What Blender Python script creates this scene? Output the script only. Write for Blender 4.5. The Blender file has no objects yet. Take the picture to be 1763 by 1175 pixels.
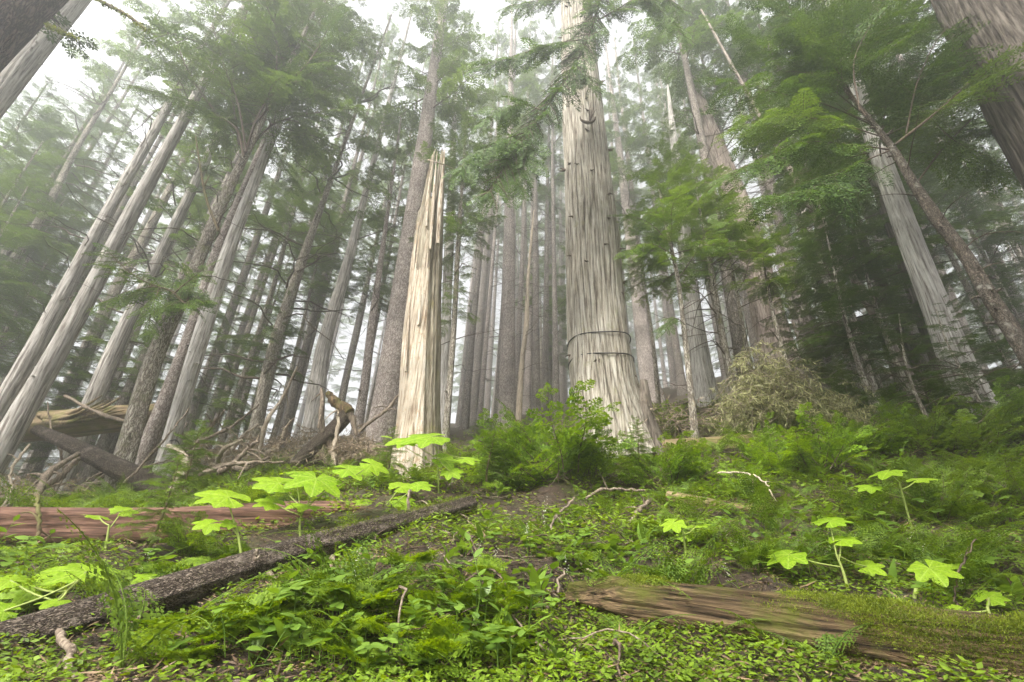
import bpy, math
import numpy as np
from mathutils import Vector, Matrix

rng = np.random.default_rng(11)
SC = bpy.context.scene
COL = SC.collection
R_ = math.radians

# ------------------------------------------------------------------ camera, world, sun, exposure
F, CX, CY = 783.5, 881.5, 587.5                 # photograph pixels (1763 x 1175), 16 mm lens
PITCH, ROLL = R_(25.6), R_(2.4)
CAM = np.array([0.0, 0.0, 1.15])
fwd = np.array([0, math.cos(PITCH), math.sin(PITCH)])
_rt = np.array([1.0, 0, 0]); _up = np.cross(_rt, fwd)
RT = _rt * math.cos(ROLL) + _up * math.sin(ROLL)
UP = _up * math.cos(ROLL) - _rt * math.sin(ROLL)

cam = bpy.data.cameras.new('camera'); cam.lens = 16.0; cam.sensor_width = 36.0
cam.clip_start = 0.05; cam.clip_end = 1000
cam_o = bpy.data.objects.new('camera', cam); COL.objects.link(cam_o)
cam_o.matrix_world = Matrix(((RT[0], UP[0], -fwd[0], CAM[0]), (RT[1], UP[1], -fwd[1], CAM[1]),
                             (RT[2], UP[2], -fwd[2], CAM[2]), (0, 0, 0, 1)))
SC.camera = cam_o

SUN_EL, SUN_AZ = R_(50), R_(215)                # azimuth clockwise from +Y: behind the camera, to its left
world = bpy.data.worlds.new("World"); SC.world = world; world.use_nodes = True
wn = world.node_tree; wn.nodes.clear()
sky = wn.nodes.new('ShaderNodeTexSky'); sky.sky_type = 'NISHITA'; sky.sun_disc = False
sky.sun_elevation = SUN_EL; sky.sun_rotation = SUN_AZ; sky.dust_density = 4.0; sky.air_density = 1.0
hs = wn.nodes.new('ShaderNodeHueSaturation'); hs.inputs['Saturation'].default_value = 0.08
bg = wn.nodes.new('ShaderNodeBackground'); bg.inputs['Strength'].default_value = 0.085
wo = wn.nodes.new('ShaderNodeOutputWorld')
wn.links.new(sky.outputs[0], hs.inputs['Color']); wn.links.new(hs.outputs[0], bg.inputs[0]); wn.links.new(bg.outputs[0], wo.inputs[0])

sl = bpy.data.lights.new('sun', 'SUN'); sl.energy = 2.0; sl.angle = R_(12); sl.color = (1.0, 0.965, 0.90)
so = bpy.data.objects.new('sun', sl); COL.objects.link(so)
sd = Vector((math.sin(SUN_AZ) * math.cos(SUN_EL), math.cos(SUN_AZ) * math.cos(SUN_EL), math.sin(SUN_EL)))
so.rotation_euler = sd.to_track_quat('Z', 'Y').to_euler(); so.location = (-20, -30, 60)

SC.view_settings.view_transform = 'Standard'; SC.view_settings.look = 'None'
SC.view_settings.gamma = 1; SC.view_settings.exposure = 2.8
SC.render.engine = 'CYCLES'
cy = SC.cycles
cy.use_denoising = True; cy.denoiser = 'OPENIMAGEDENOISE'; cy.denoising_prefilter = 'ACCURATE'; cy.denoising_input_passes = 'RGB_ALBEDO_NORMAL'; cy.adaptive_threshold = 0.005
cy.max_bounces = 6; cy.diffuse_bounces = 3; cy.transmission_bounces = 4; cy.volume_bounces = 1; cy.glossy_bounces = 2
cy.transparent_max_bounces = 4; cy.sample_clamp_indirect = 0.35; cy.sample_clamp_direct = 3.0
HAZE_DENSITY = 0.0155

# ------------------------------------------------------------------ pixel helpers (give every thing its real place and distance)
def ray(px, py):
    d = fwd + RT * (px - CX) / F - UP * (py - CY) / F
    return d / d[1]
def at(px, py, Y): return CAM + ray(px, py) * Y
def rad(px, py, Y, w): return w * float((ray(px, py) * Y) @ fwd) / (2 * F * math.sqrt(1 + ((px - CX) / F) ** 2))
def proj(P):
    q = np.asarray(P) - CAM; z = q @ fwd
    return CX + F * (q @ RT) / z, CY - F * (q @ UP) / z

# ------------------------------------------------------------------ noise
def _hash(i, j, k, s):
    n = (i * 374761393 + j * 668265263 + k * 2147483647 + s * 144665) & 0xffffffff
    n = ((n ^ (n >> 13)) * 1274126177) & 0xffffffff
    return ((n ^ (n >> 16)) & 0xffff) / 65535.0
def vnoise(x, y, z=0.0, s=0):
    x, y, z = np.broadcast_arrays(np.asarray(x, float), np.asarray(y, float), np.asarray(z, float))
    i, j, k = [np.floor(a).astype(np.int64) for a in (x, y, z)]
    f, g, h = x - i, y - j, z - k
    f, g, h = [a * a * (3 - 2 * a) for a in (f, g, h)]
    r = 0
    for a in (0, 1):
        for b in (0, 1):
            for c in (0, 1):
                r = r + _hash(i + a, j + b, k + c, s) * (f if a else 1 - f) * (g if b else 1 - g) * (h if c else 1 - h)
    return r * 2 - 1
def fbm(x, y, z=0.0, s=0, o=4):
    r, a = 0, 1.0
    for q in range(o):
        r = r + a * vnoise(np.asarray(x) * 2 ** q, np.asarray(y) * 2 ** q, np.asarray(z) * 2 ** q, s + q); a *= 0.5
    return r

# ------------------------------------------------------------------ terrain: fitted through points seen in the photograph
_tp = [(881,1175,1.9),(0,1175,1.9),(1763,1175,2.0),(400,1130,2.3),(1300,1130,2.4),(1400,1030,3.0),(1763,1060,2.9),(881,1040,2.8),(881,960,3.5),
       (881,880,5.0),(620,1000,3.2),(300,1075,2.7),(60,1150,2.2),(350,945,4.1),(60,930,4.3),(600,925,4.2),(780,850,5.4),(700,818,6.8),(900,830,6.4),
       (1060,790,8.2),(870,738,15.0),(930,708,24),(1000,700,34),(800,735,24),(1212,700,10.5),(1330,740,8.0),(1300,870,5.2),(1400,930,4.0),
       (1550,800,6.0),(1480,690,10.5),(1590,705,9.0),(1705,742,7.8),(1763,860,4.8),(1763,745,7.4),(185,872,7.0),(285,842,9.0),(435,800,11.5),(535,780,13.0),
       (640,785,11.0),(60,885,9.0),(-60,880,8.0),(300,815,18),(480,778,22),(150,850,14),(620,760,24),(450,770,36),(100,850,36),(1150,690,20),(1300,650,22),
       (1500,640,22),(1700,640,20),(1300,640,38)]
_T = np.array([at(*q) for q in _tp])
_T = np.vstack([_T, [[0,0,0],[3,0,0.1],[-3,0,-0.1],[0,-6,-1.6],[8,0,1.2],[-8,0,-1.0],[14,-4,0.5],[-14,-4,-3.0],[50,50,18],[-50,50,1],[0,62,17.5],[-50,0,-6],[50,0,6],[0,-40,-12],[35,-40,-8],[-35,-40,-15]]])
_c2 = 1.5
def _k(a, b): return np.sqrt(((a[:, None, :] - b[None, :, :]) ** 2).sum(-1) + _c2)
_A = -_k(_T[:, :2], _T[:, :2]) + 0.02 * np.eye(len(_T)); _Pm = np.c_[np.ones(len(_T)), _T[:, :2]]
_M = np.block([[_A, _Pm], [_Pm.T, np.zeros((3, 3))]])
_w = np.linalg.solve(_M, np.r_[_T[:, 2], 0, 0, 0])
def hgt(x, y):
    x = np.atleast_1d(np.asarray(x, float)); y = np.atleast_1d(np.asarray(y, float))
    q = np.c_[x.ravel(), y.ravel()]
    out = np.empty(len(q))
    for s in range(0, len(q), 20000):
        b = q[s:s + 20000]
        out[s:s + 20000] = -_k(b, _T[:, :2]) @ _w[:-3] + np.c_[np.ones(len(b)), b] @ _w[-3:]
    r = np.hypot(q[:, 0], q[:, 1])
    out += 0.05 * fbm(q[:, 0] * 1.3, q[:, 1] * 1.3, 0, 5) * np.clip(r / 3, 0.3, 2) + 0.034 * fbm(q[:, 0] * 4, q[:, 1] * 4, 0, 9, 4)
    return out.reshape(x.shape)
def h1(x, y): return float(hgt(x, y)[0])
def hit(px, py, ymax=60):
    d = ray(px, py); Y = np.linspace(1.2, ymax, 1500)
    z = CAM[2] + d[2] * Y; g = hgt(d[0] * Y, Y)
    k = np.argmax(z < g)
    return float(Y[k]) if z[k] < g[k] else None
def on_ground(px, py, fallback=6.0):
    Y = hit(px, py) or fallback
    p = at(px, py, Y); p[2] = h1(p[0], p[1]); return p

# ------------------------------------------------------------------ meshes
class MB:
    def __init__(s): s.v = []; s.f = []; s.n = 0; s.a = []
    def add(s, v, f, a=None):
        v = np.asarray(v, np.float32).reshape(-1, 3); f = np.asarray(f, np.int32)
        s.v.append(v); s.f.append(f + s.n); s.n += len(v)
        s.a.append(np.zeros(len(v), np.float32) if a is None else np.asarray(a, np.float32))
    def leaflets(s, P, D, W, bend=0.0):
        n = len(P)
        if n == 0: return
        v = np.empty((n, 4, 3), np.float32)
        v[:, 0] = P; v[:, 1] = P + .45 * D + W; v[:, 2] = P + D; v[:, 3] = P + .45 * D - W
        s.add(v, np.arange(n * 4).reshape(n, 4))
    def mesh(s, name, smooth=False):
        me = bpy.data.meshes.new(name)
        v = np.concatenate(s.v) if s.v else np.zeros((0, 3), np.float32)
        me.vertices.add(len(v)); me.vertices.foreach_set('co', v.ravel())
        tot = sum(f.size for f in s.f); nf = sum(len(f) for f in s.f)
        me.loops.add(tot); me.loops.foreach_set('vertex_index', np.concatenate([f.ravel() for f in s.f]))
        me.polygons.add(nf)
        starts = []; c = 0
        for f in s.f:
            starts.append(c + np.arange(len(f)) * f.shape[1]); c += f.size
        me.polygons.foreach_set('loop_start', np.concatenate(starts).astype(np.int32))
        if smooth: me.polygons.foreach_set('use_smooth', np.ones(nf, bool))
        me.update(calc_edges=True)
        a = np.concatenate(s.a)
        if a.any():
            at_ = me.attributes.new('tone', 'FLOAT', 'POINT'); at_.data.foreach_set('value', a)
        return me
def obj(name, me, mat=None, parent=None, loc=(0, 0, 0)):
    if isinstance(me, MB): me = me.mesh(name)
    o = bpy.data.objects.new(name, me); COL.objects.link(o)
    if mat and not me.materials: me.materials.append(mat)
    if parent: o.parent = parent
    o.location = loc
    return o
def tag(o, label, cat, group=None, kind=None):
    if label: o['label'] = label
    if cat: o['category'] = cat
    if group: o['group'] = group
    if kind: o['kind'] = kind
    return o
def empty(name, loc, rot=(0, 0, 0)):
    o = bpy.data.objects.new(name, None); COL.objects.link(o); o.location = loc; o.rotation_euler = rot; o.empty_display_size = .1
    return o
def copy_tree(o):
    kids = list(o.children)
    c = o.copy(); COL.objects.link(c)
    for k in kids:
        d = copy_tree(k); d.parent = c
    return c
def norm(a): 
    a = np.asarray(a, float); return a / (np.linalg.norm(a, axis=-1, keepdims=True) + 1e-9)
def smooth_path(pts, n):
    pts = np.asarray(pts, float)
    if len(pts) == 2: return pts[0] + (pts[1] - pts[0]) * np.linspace(0, 1, n)[:, None]
    d = np.r_[0, np.cumsum(np.linalg.norm(np.diff(pts[:, :3], axis=0), axis=1))]
    m = np.gradient(pts, d, axis=0); t = np.linspace(0, d[-1], n)
    k = np.clip(np.searchsorted(d, t, side='right') - 1, 0, len(d) - 2); hh = d[k + 1] - d[k]; u = ((t - d[k]) / hh)[:, None]; hh = hh[:, None]
    return (2*u**3-3*u**2+1)*pts[k] + (u**3-2*u**2+u)*hh*m[k] + (-2*u**3+3*u**2)*pts[k+1] + (u**3-u**2)*hh*m[k+1]
def frames(path):
    T = norm(np.gradient(path, axis=0))
    A = np.empty_like(T); ref = np.array([1.0, 0, 0]) if abs(T[0][0]) < .8 else np.array([0, 1.0, 0])
    a = ref - T[0] * (ref @ T[0])
    for i in range(len(T)):
        a = a - T[i] * (a @ T[i]); a = a / np.linalg.norm(a); A[i] = a
    return T, A, np.cross(T, A)
def tube(mb, path, radii, seg=8, fn=None, cap=True, tone=None):
    """fn(theta[seg], s[n]) -> radius factor array (n, seg)"""
    path = np.asarray(path, float); n = len(path); radii = np.broadcast_to(np.asarray(radii, float), (n,))
    T, A, B = frames(path); th = np.arange(seg) * 2 * math.pi / seg
    s = np.r_[0, np.cumsum(np.linalg.norm(np.diff(path, axis=0), axis=1))]
    r = radii[:, None] * (fn(th, s) if fn else np.ones((n, seg)))
    v = path[:, None] + r[..., None] * (np.cos(th)[None, :, None] * A[:, None] + np.sin(th)[None, :, None] * B[:, None])
    i = np.arange(n - 1)[:, None] * seg; j = np.arange(seg)[None]; j2 = (j + 1) % seg
    f = np.stack([i + j, i + j2, i + seg + j2, i + seg + j], -1).reshape(-1, 4)
    mb.add(v, f, None if tone is None else (tone(th, s).ravel() if callable(tone) else np.full(n * seg, tone)))
    if cap:
        for e, ring in ((0, 0), (n - 1, n - 1)):
            c = path[e]; vv = np.vstack([v[ring], c[None]])
            jj = np.arange(seg); tri = np.stack([jj, (jj + 1) % seg, np.full(seg, seg)], -1)
            mb.add(vv, tri if e else tri[:, ::-1], None if tone is None or callable(tone) else np.full(seg + 1, tone))

# ------------------------------------------------------------------ materials
def mat_new(name):
    m = bpy.data.materials.new(name); m.use_nodes = True; nt = m.node_tree; nt.nodes.clear()
    out = nt.nodes.new('ShaderNodeOutputMaterial'); return m, nt, out
def N(nt, t, **kw):
    n = nt.nodes.new('ShaderNode' + t)
    for k, v in kw.items():
        if k in n.inputs: n.inputs[k].default_value = v
        else: setattr(n, k, v)
    return n
def ramp(nt, stops):
    r = nt.nodes.new('ShaderNodeValToRGB'); e = r.color_ramp.elements
    while len(e) < len(stops): e.new(0.5)
    for q, (p, c) in zip(e, stops): q.position = p; q.color = (*c, 1)
    return r
def mixc(nt, fac, a, b):
    m = nt.nodes.new('ShaderNodeMix'); m.data_type = 'RGBA'
    for i, s in ((0, fac), (6, a), (7, b)):
        if hasattr(s, 'links'): nt.links.new(s, m.inputs[i])
        else: m.inputs[i].default_value = s if i == 0 else (*s, 1)
    return m.outputs[2]
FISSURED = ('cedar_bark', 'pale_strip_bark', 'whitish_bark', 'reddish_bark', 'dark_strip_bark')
def bark(name, lo, mid, hi, mode='strip', scale=8.0, zs=0.08, bump=0.6, dist=0.03, moss=None, moss_amt=0.45, blot=None, rough=0.9):
    m, nt, out = mat_new(name); L = nt.links.new
    tc = N(nt, 'TexCoord'); oi = N(nt, 'ObjectInfo'); va = N(nt, 'VectorMath', operation='ADD')
    vm = N(nt, 'VectorMath', operation='SCALE'); vm.inputs['Scale'].default_value = 37.0
    cb = N(nt, 'CombineXYZ'); L(oi.outputs['Random'], cb.inputs[2]); L(cb.outputs[0], vm.inputs[0])
    L(tc.outputs['Object'], va.inputs[0]); L(vm.outputs[0], va.inputs[1])
    mp = N(nt, 'Mapping'); mp.inputs['Scale'].default_value = (1, 1, zs); L(va.outputs[0], mp.inputs[0])
    if mode == 'strip':
        n1 = N(nt, 'TexNoise', Scale=scale * 2.2, Detail=8.0, Roughness=0.68, Distortion=0.35); L(mp.outputs[0], n1.inputs[0]); h = n1.outputs[0]
    else:
        n0 = N(nt, 'TexNoise', Scale=scale * .8, Detail=3.0); L(mp.outputs[0], n0.inputs[0])
        mx = N(nt, 'VectorMath', operation='MULTIPLY_ADD'); mx.inputs[1].default_value = (.25, .25, .25); L(n0.outputs[1], mx.inputs[0]); L(mp.outputs[0], mx.inputs[2])
        vo = N(nt, 'TexVoronoi', feature='DISTANCE_TO_EDGE', Scale=scale); L(mx.outputs[0], vo.inputs[0])
        n1 = N(nt, 'TexNoise', Scale=scale * 4, Detail=6.0, Roughness=0.65); L(va.outputs[0], n1.inputs[0])
        ma = N(nt, 'MapRange'); ma.inputs[1].default_value = 0; ma.inputs[2].default_value = .28; L(vo.outputs[0], ma.inputs[0])
        mu = N(nt, 'Math', operation='MULTIPLY_ADD'); mu.inputs[1].default_value = .62; L(ma.outputs[0], mu.inputs[0])
        m2 = N(nt, 'Math', operation='MULTIPLY'); m2.inputs[1].default_value = .45; L(n1.outputs[0], m2.inputs[0]); L(m2.outputs[0], mu.inputs[2]); h = mu.outputs[0]
    cr = ramp(nt, [(.37, lo), (.49, mid), (.64, hi)] if mode == 'strip' else [(.30, lo), (.5, mid), (.72, hi)]); L(h, cr.inputs[0]); c = cr.outputs[0]
    # broad weathering patches
    nb = N(nt, 'TexNoise', Scale=1.7, Detail=4.0, Roughness=0.6); L(va.outputs[0], nb.inputs[0])
    hv = N(nt, 'HueSaturation'); L(c, hv.inputs['Color']); mr = N(nt, 'MapRange'); mr.inputs[1].default_value = .3; mr.inputs[2].default_value = .7; mr.inputs[3].default_value = .72; mr.inputs[4].default_value = 1.22
    L(nb.outputs[0], mr.inputs[0]); L(mr.outputs[0], hv.inputs['Value']); c = hv.outputs[0]
    if blot:
        n3 = N(nt, 'TexNoise', Scale=9.0, Detail=5.0, Roughness=0.65); L(va.outputs[0], n3.inputs[0])
        r3 = ramp(nt, [(.56, (0, 0, 0)), (.66, (.9, .9, .9))]); L(n3.outputs[0], r3.inputs[0]); c = mixc(nt, r3.outputs[0], c, blot)
    if moss:
        n2 = N(nt, 'TexNoise', Scale=3.2, Detail=6.0, Roughness=0.7); L(va.outputs[0], n2.inputs[0])
        r2 = ramp(nt, [(moss_amt, (0, 0, 0)), (moss_amt + .16, (.85, .85, .85))]); L(n2.outputs[0], r2.inputs[0]); c = mixc(nt, r2.outputs[0], c, moss)
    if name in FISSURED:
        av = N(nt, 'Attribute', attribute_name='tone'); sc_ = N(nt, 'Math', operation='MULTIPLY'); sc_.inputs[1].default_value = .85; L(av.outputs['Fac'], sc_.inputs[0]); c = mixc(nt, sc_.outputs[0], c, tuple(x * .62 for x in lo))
    bs = N(nt, 'BsdfPrincipled', Roughness=rough); bs.inputs['Specular IOR Level'].default_value = .25
    L(c, bs.inputs['Base Color'])
    bp = N(nt, 'Bump', Strength=bump, Distance=dist); L(h, bp.inputs['Height']); L(bp.outputs[0], bs.inputs['Normal'])
    L(bs.outputs[0], out.inputs[0]); return m
def leaf(name, a, b, trans=0.4, veins=None, scale=1.2, rough=0.55, gloss=0.25):
    m, nt, out = mat_new(name); L = nt.links.new
    tc = N(nt, 'TexCoord'); oi = N(nt, 'ObjectInfo'); ge = N(nt, 'NewGeometry')
    n = N(nt, 'TexNoise', Scale=scale, Detail=3.0, Roughness=0.6); L(tc.outputs['Object'], n.inputs[0])
    ad = N(nt, 'Math', operation='MULTIPLY_ADD'); ad.inputs[1].default_value = .38; L(ge.outputs['Random Per Island'], ad.inputs[0])
    a2 = N(nt, 'Math', operation='MULTIPLY_ADD'); a2.inputs[1].default_value = .25; L(oi.outputs['Random'], a2.inputs[0]); a2.inputs[2].default_value = -.32
    L(a2.outputs[0], ad.inputs[2]); a3 = N(nt, 'Math', operation='ADD'); L(ad.outputs[0], a3.inputs[0]); L(n.outputs[0], a3.inputs[1])
    cr = ramp(nt, [(.25, a), (.8, b)]); L(a3.outputs[0], cr.inputs[0]); col = cr.outputs[0]
    if veins:
        av = N(nt, 'Attribute', attribute_name='tone'); col = mixc(nt, av.outputs['Fac'], col, veins)
        nz = N(nt, 'TexNoise', Scale=14.0, Detail=5.0, Roughness=.7); L(tc.outputs['Object'], nz.inputs[0]); rz = ramp(nt, [(.35, (.62, .62, .62)), (.55, (1, 1, 1))]); L(nz.outputs[0], rz.inputs[0])
        mm = nt.nodes.new('ShaderNodeMix'); mm.data_type = 'RGBA'; mm.blend_type = 'MULTIPLY'; mm.inputs[0].default_value = 1; L(col, mm.inputs[6]); L(rz.outputs[0], mm.inputs[7]); col = mm.outputs[2]
    bs = N(nt, 'BsdfPrincipled', Roughness=rough); bs.inputs['Specular IOR Level'].default_value = gloss; L(col, bs.inputs['Base Color'])
    tr = N(nt, 'BsdfTranslucent'); hv = N(nt, 'HueSaturation', Hue=.485, Saturation=1.1, Value=1.25); L(col, hv.inputs['Color']); L(hv.outputs[0], tr.inputs[0])
    mx = N(nt, 'MixShader'); mx.inputs[0].default_value = trans; L(bs.outputs[0], mx.inputs[1]); L(tr.outputs[0], mx.inputs[2]); L(mx.outputs[0], out.inputs[0])
    return m

M = {
 'cedar': bark('cedar_bark', (.09,.068,.05), (.36,.32,.255), (.60,.565,.49), 'strip', 11, .05, 1.0, .06, moss=(.26,.25,.13), moss_amt=.58),
 'pale': bark('pale_strip_bark', (.11,.09,.072), (.38,.35,.31), (.58,.555,.515), 'strip', 14, .06, 1.0, .04),
 'white': bark('whitish_bark', (.16,.13,.105), (.48,.45,.41), (.66,.64,.60), 'strip', 15, .06, 1.0, .04),
 'spruce': bark('scaly_grey_bark', (.13,.10,.085), (.32,.27,.235), (.45,.40,.36), 'scale', 17, .4, .9, .02),
 'hemlock': bark('furrowed_brown_bark', (.11,.088,.066), (.33,.285,.23), (.47,.43,.36), 'scale', 20, .22, 1.0, .03, moss=(.16,.17,.06), moss_amt=.54),
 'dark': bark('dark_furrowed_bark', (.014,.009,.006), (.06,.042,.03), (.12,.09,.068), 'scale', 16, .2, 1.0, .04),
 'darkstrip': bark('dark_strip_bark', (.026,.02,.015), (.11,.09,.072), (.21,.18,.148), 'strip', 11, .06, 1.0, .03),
 'red': bark('reddish_bark', (.085,.06,.048), (.27,.215,.18), (.43,.37,.325), 'strip', 11, .12, .9, .03),
 'mist': bark('slender_trunk_bark', (.07,.055,.045), (.19,.16,.135), (.30,.265,.23), 'scale', 16, .35, .8, .02),
 'lichen': bark('lichen_spotted_bark', (.03,.024,.017), (.10,.08,.058), (.19,.155,.12), 'scale', 24, .5, 1.0, .02, blot=(.36,.34,.29)),
 'snag': bark('stripped_wood', (.16,.11,.07), (.46,.385,.29), (.62,.57,.48), 'strip', 14, .055, 1.0, .05, blot=(.36,.26,.16)),
 'snagbark': bark('weathered_snag_bark', (.07,.05,.032), (.20,.17,.12), (.34,.31,.24), 'strip', 13, .06, .9, .03, moss=(.17,.15,.05), moss_amt=.54),
 'barklog': bark('flaking_log_bark', (.022,.014,.010), (.095,.068,.048), (.20,.16,.125), 'scale', 34, .4, 1.0, .025, blot=(.27,.22,.18)),
 'redwood': bark('red_split_wood', (.03,.015,.010), (.10,.05,.034), (.20,.115,.08), 'strip', 24, .03, .7, .015),
 'rotten': bark('rotten_mossy_wood', (.012,.007,.004), (.095,.06,.03), (.27,.185,.10), 'strip', 26, .035, 1.0, .05, moss=(.10,.11,.014), moss_amt=.46),
 'mosslog': bark('moss_streaked_log', (.05,.035,.02), (.17,.12,.065), (.26,.20,.12), 'strip', 10, .05, 1.0, .03, moss=(.11,.125,.02), moss_amt=.47),
 'stick': bark('dead_stick_bark', (.06,.042,.03), (.17,.13,.095), (.30,.25,.19), 'strip', 24, .12, .6, .008),
 'palestick': bark('bleached_stick', (.20,.15,.10), (.38,.31,.23), (.50,.44,.35), 'strip', 24, .1, .6, .008),
 'twig': bark('dark_twig', (.035,.025,.018), (.085,.06,.042), (.14,.105,.075), 'strip', 24, .2, .4, .005),
 'mosstwig': bark('mossy_twig', (.05,.035,.02), (.12,.09,.05), (.18,.14,.08), 'strip', 24, .2, .4, .005, moss=(.11,.115,.03), moss_amt=.46),
 'tan': leaf('dry_brown_twigs', (.15,.11,.07), (.42,.33,.22), .1),
 'oldlichen': leaf('lichen_hung_twigs', (.11,.115,.04), (.50,.49,.24), .3, scale=3.5),
 'cedarleaf': leaf('conifer_needles_dark', (.035,.072,.014), (.11,.19,.026), .35, scale=.6),
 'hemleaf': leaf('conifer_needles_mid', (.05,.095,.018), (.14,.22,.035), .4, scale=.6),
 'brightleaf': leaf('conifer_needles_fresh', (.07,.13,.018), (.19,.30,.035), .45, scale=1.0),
 'bush': leaf('bush_leaves', (.085,.16,.012), (.26,.41,.03), .45, scale=2.0),
 'fern': leaf('fern_fronds', (.06,.11,.012), (.185,.275,.03), .45, scale=3.0),
 'oakfern': leaf('oak_fern_fronds', (.09,.16,.012), (.25,.36,.03), .5, scale=3.0),
 'broad': leaf('broad_leaves', (.08,.15,.016), (.21,.33,.045), .4, scale=3.0, gloss=.4, rough=.42),
 'devil': leaf('lobed_big_leaves', (.19,.35,.008), (.33,.50,.015), .5, scale=4.0, gloss=.3, veins=(.42,.56,.10)),
 'stemgreen': leaf('pale_green_stem', (.20,.26,.05), (.34,.38,.12), .1),
 'cover': leaf('low_ground_leaves', (.07,.12,.01), (.25,.37,.03), .4, scale=1.5),
 'moss': leaf('moss_tufts', (.07,.10,.008), (.22,.27,.02), .3, scale=5.0),
 'litter': leaf('dead_needles_and_chips', (.035,.02,.012), (.30,.20,.12), .0, scale=4.0),
 'flower': leaf('tiny_white_flowers', (.5,.5,.42), (.7,.7,.62), .2),
}
m, nt, out = mat_new('black_cable'); b_ = N(nt, 'BsdfPrincipled', Roughness=.5); b_.inputs['Base Color'].default_value = (.012, .012, .013, 1); nt.links.new(b_.outputs[0], out.inputs[0]); M['cable'] = m
def soil():
    m, nt, out = mat_new('forest_floor'); L = nt.links.new; tc = N(nt, 'TexCoord')
    n = N(nt, 'TexNoise', Scale=22.0, Detail=9.0, Roughness=.75); L(tc.outputs['Object'], n.inputs[0])
    cr = ramp(nt, [(.32, (.012, .007, .005)), (.52, (.045, .027, .016)), (.72, (.11, .07, .042))]); L(n.outputs[0], cr.inputs[0])
    n2 = N(nt, 'TexNoise', Scale=1.6, Detail=6.0, Roughness=.7); L(tc.outputs['Object'], n2.inputs[0])
    r2 = ramp(nt, [(.5, (0, 0, 0)), (.62, (.8, .8, .8))]); L(n2.outputs[0], r2.inputs[0])
    c = mixc(nt, r2.outputs[0], cr.outputs[0], (.055, .065, .014))
    bs = N(nt, 'BsdfPrincipled', Roughness=.95); L(c, bs.inputs['Base Color'])
    bp = N(nt, 'Bump', Strength=1.0, Distance=.04); L(n.outputs[0], bp.inputs['Height']); L(bp.outputs[0], bs.inputs['Normal']); L(bs.outputs[0], out.inputs[0]); return m
M['soil'] = soil()

# ------------------------------------------------------------------ the ground
def build_ground():
    a = np.concatenate([-np.geomspace(66, 6, 60), np.linspace(-5.8, 6, 150), np.geomspace(6.2, 66, 60)])
    b = np.concatenate([-np.geomspace(66, 2, 30), np.linspace(-1.5, 10, 190), np.geomspace(10.3, 66, 70)])
    X, Y = np.meshgrid(a, b); Z = hgt(X, Y); nx = len(a); ny = len(b)
    i = np.arange(ny - 1)[:, None] * nx + np.arange(nx - 1)[None]
    mb = MB(); mb.add(np.stack([X, Y, Z], -1), np.stack([i, i + 1, i + nx + 1, i + nx], -1).reshape(-1, 4))
    o = obj('ground', mb.mesh('ground', True), M['soil']); o['kind'] = 'structure'
build_ground()

# ------------------------------------------------------------------ conifer foliage
def gen_spray(L, r, step, ll, lw, width=.42, pairs_step=None):
    """a flat spray along +X: lateral twigs each carrying small leaf blades. Returns P, D, W."""
    P, D, W = [], [], []
    n = max(4, int(L / step)); ps = pairs_step or ll * .55
    for i in range(n):
        t = (i + .5) / n; x = t * L; z = -.22 * L * t * t
        for sgn in (1, -1):
            l = L * width * (1 - t) ** .75 * (.45 + .55 * min(1, t * 4)) * r.uniform(.75, 1.15)
            ang = sgn * R_(r.uniform(46, 62)); d = np.array([math.cos(ang), math.sin(ang), -.15 + r.uniform(-.12, .12)])
            k = max(1, int(l / ps))
            for j in range(k):
                p = np.array([x, 0, z]) + d * l * (j + .3) / k; p[2] -= .3 * l * ((j + .3) / k) ** 2
                for s2 in (1, -1):
                    a2 = ang + s2 * R_(r.uniform(35, 60)); q = np.array([math.cos(a2), math.sin(a2), r.uniform(-.35, .15)]) * ll * r.uniform(.7, 1.15)
                    P.append(p); D.append(q); W.append(np.array([-math.sin(a2), math.cos(a2), r.uniform(-.5, .5)]) * lw)
            p = np.array([x, 0, z]) + d * l * .8; P.append(p); D.append(d * ll); W.append(np.array([-math.sin(ang), math.cos(ang), r.uniform(-.4, .4)]) * lw)
    P.append(np.array([L * .95, 0, -.22 * L])); D.append(np.array([ll, 0, -.3 * ll])); W.append(np.array([0, lw, 0]))
    return np.array(P), np.array(D), np.array(W)
def rot_to(xdir, up):
    x = norm(xdir); u = up - x * (up @ x); z = norm(u); y = np.cross(z, x); return np.stack([x, y, z], 1)
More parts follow.
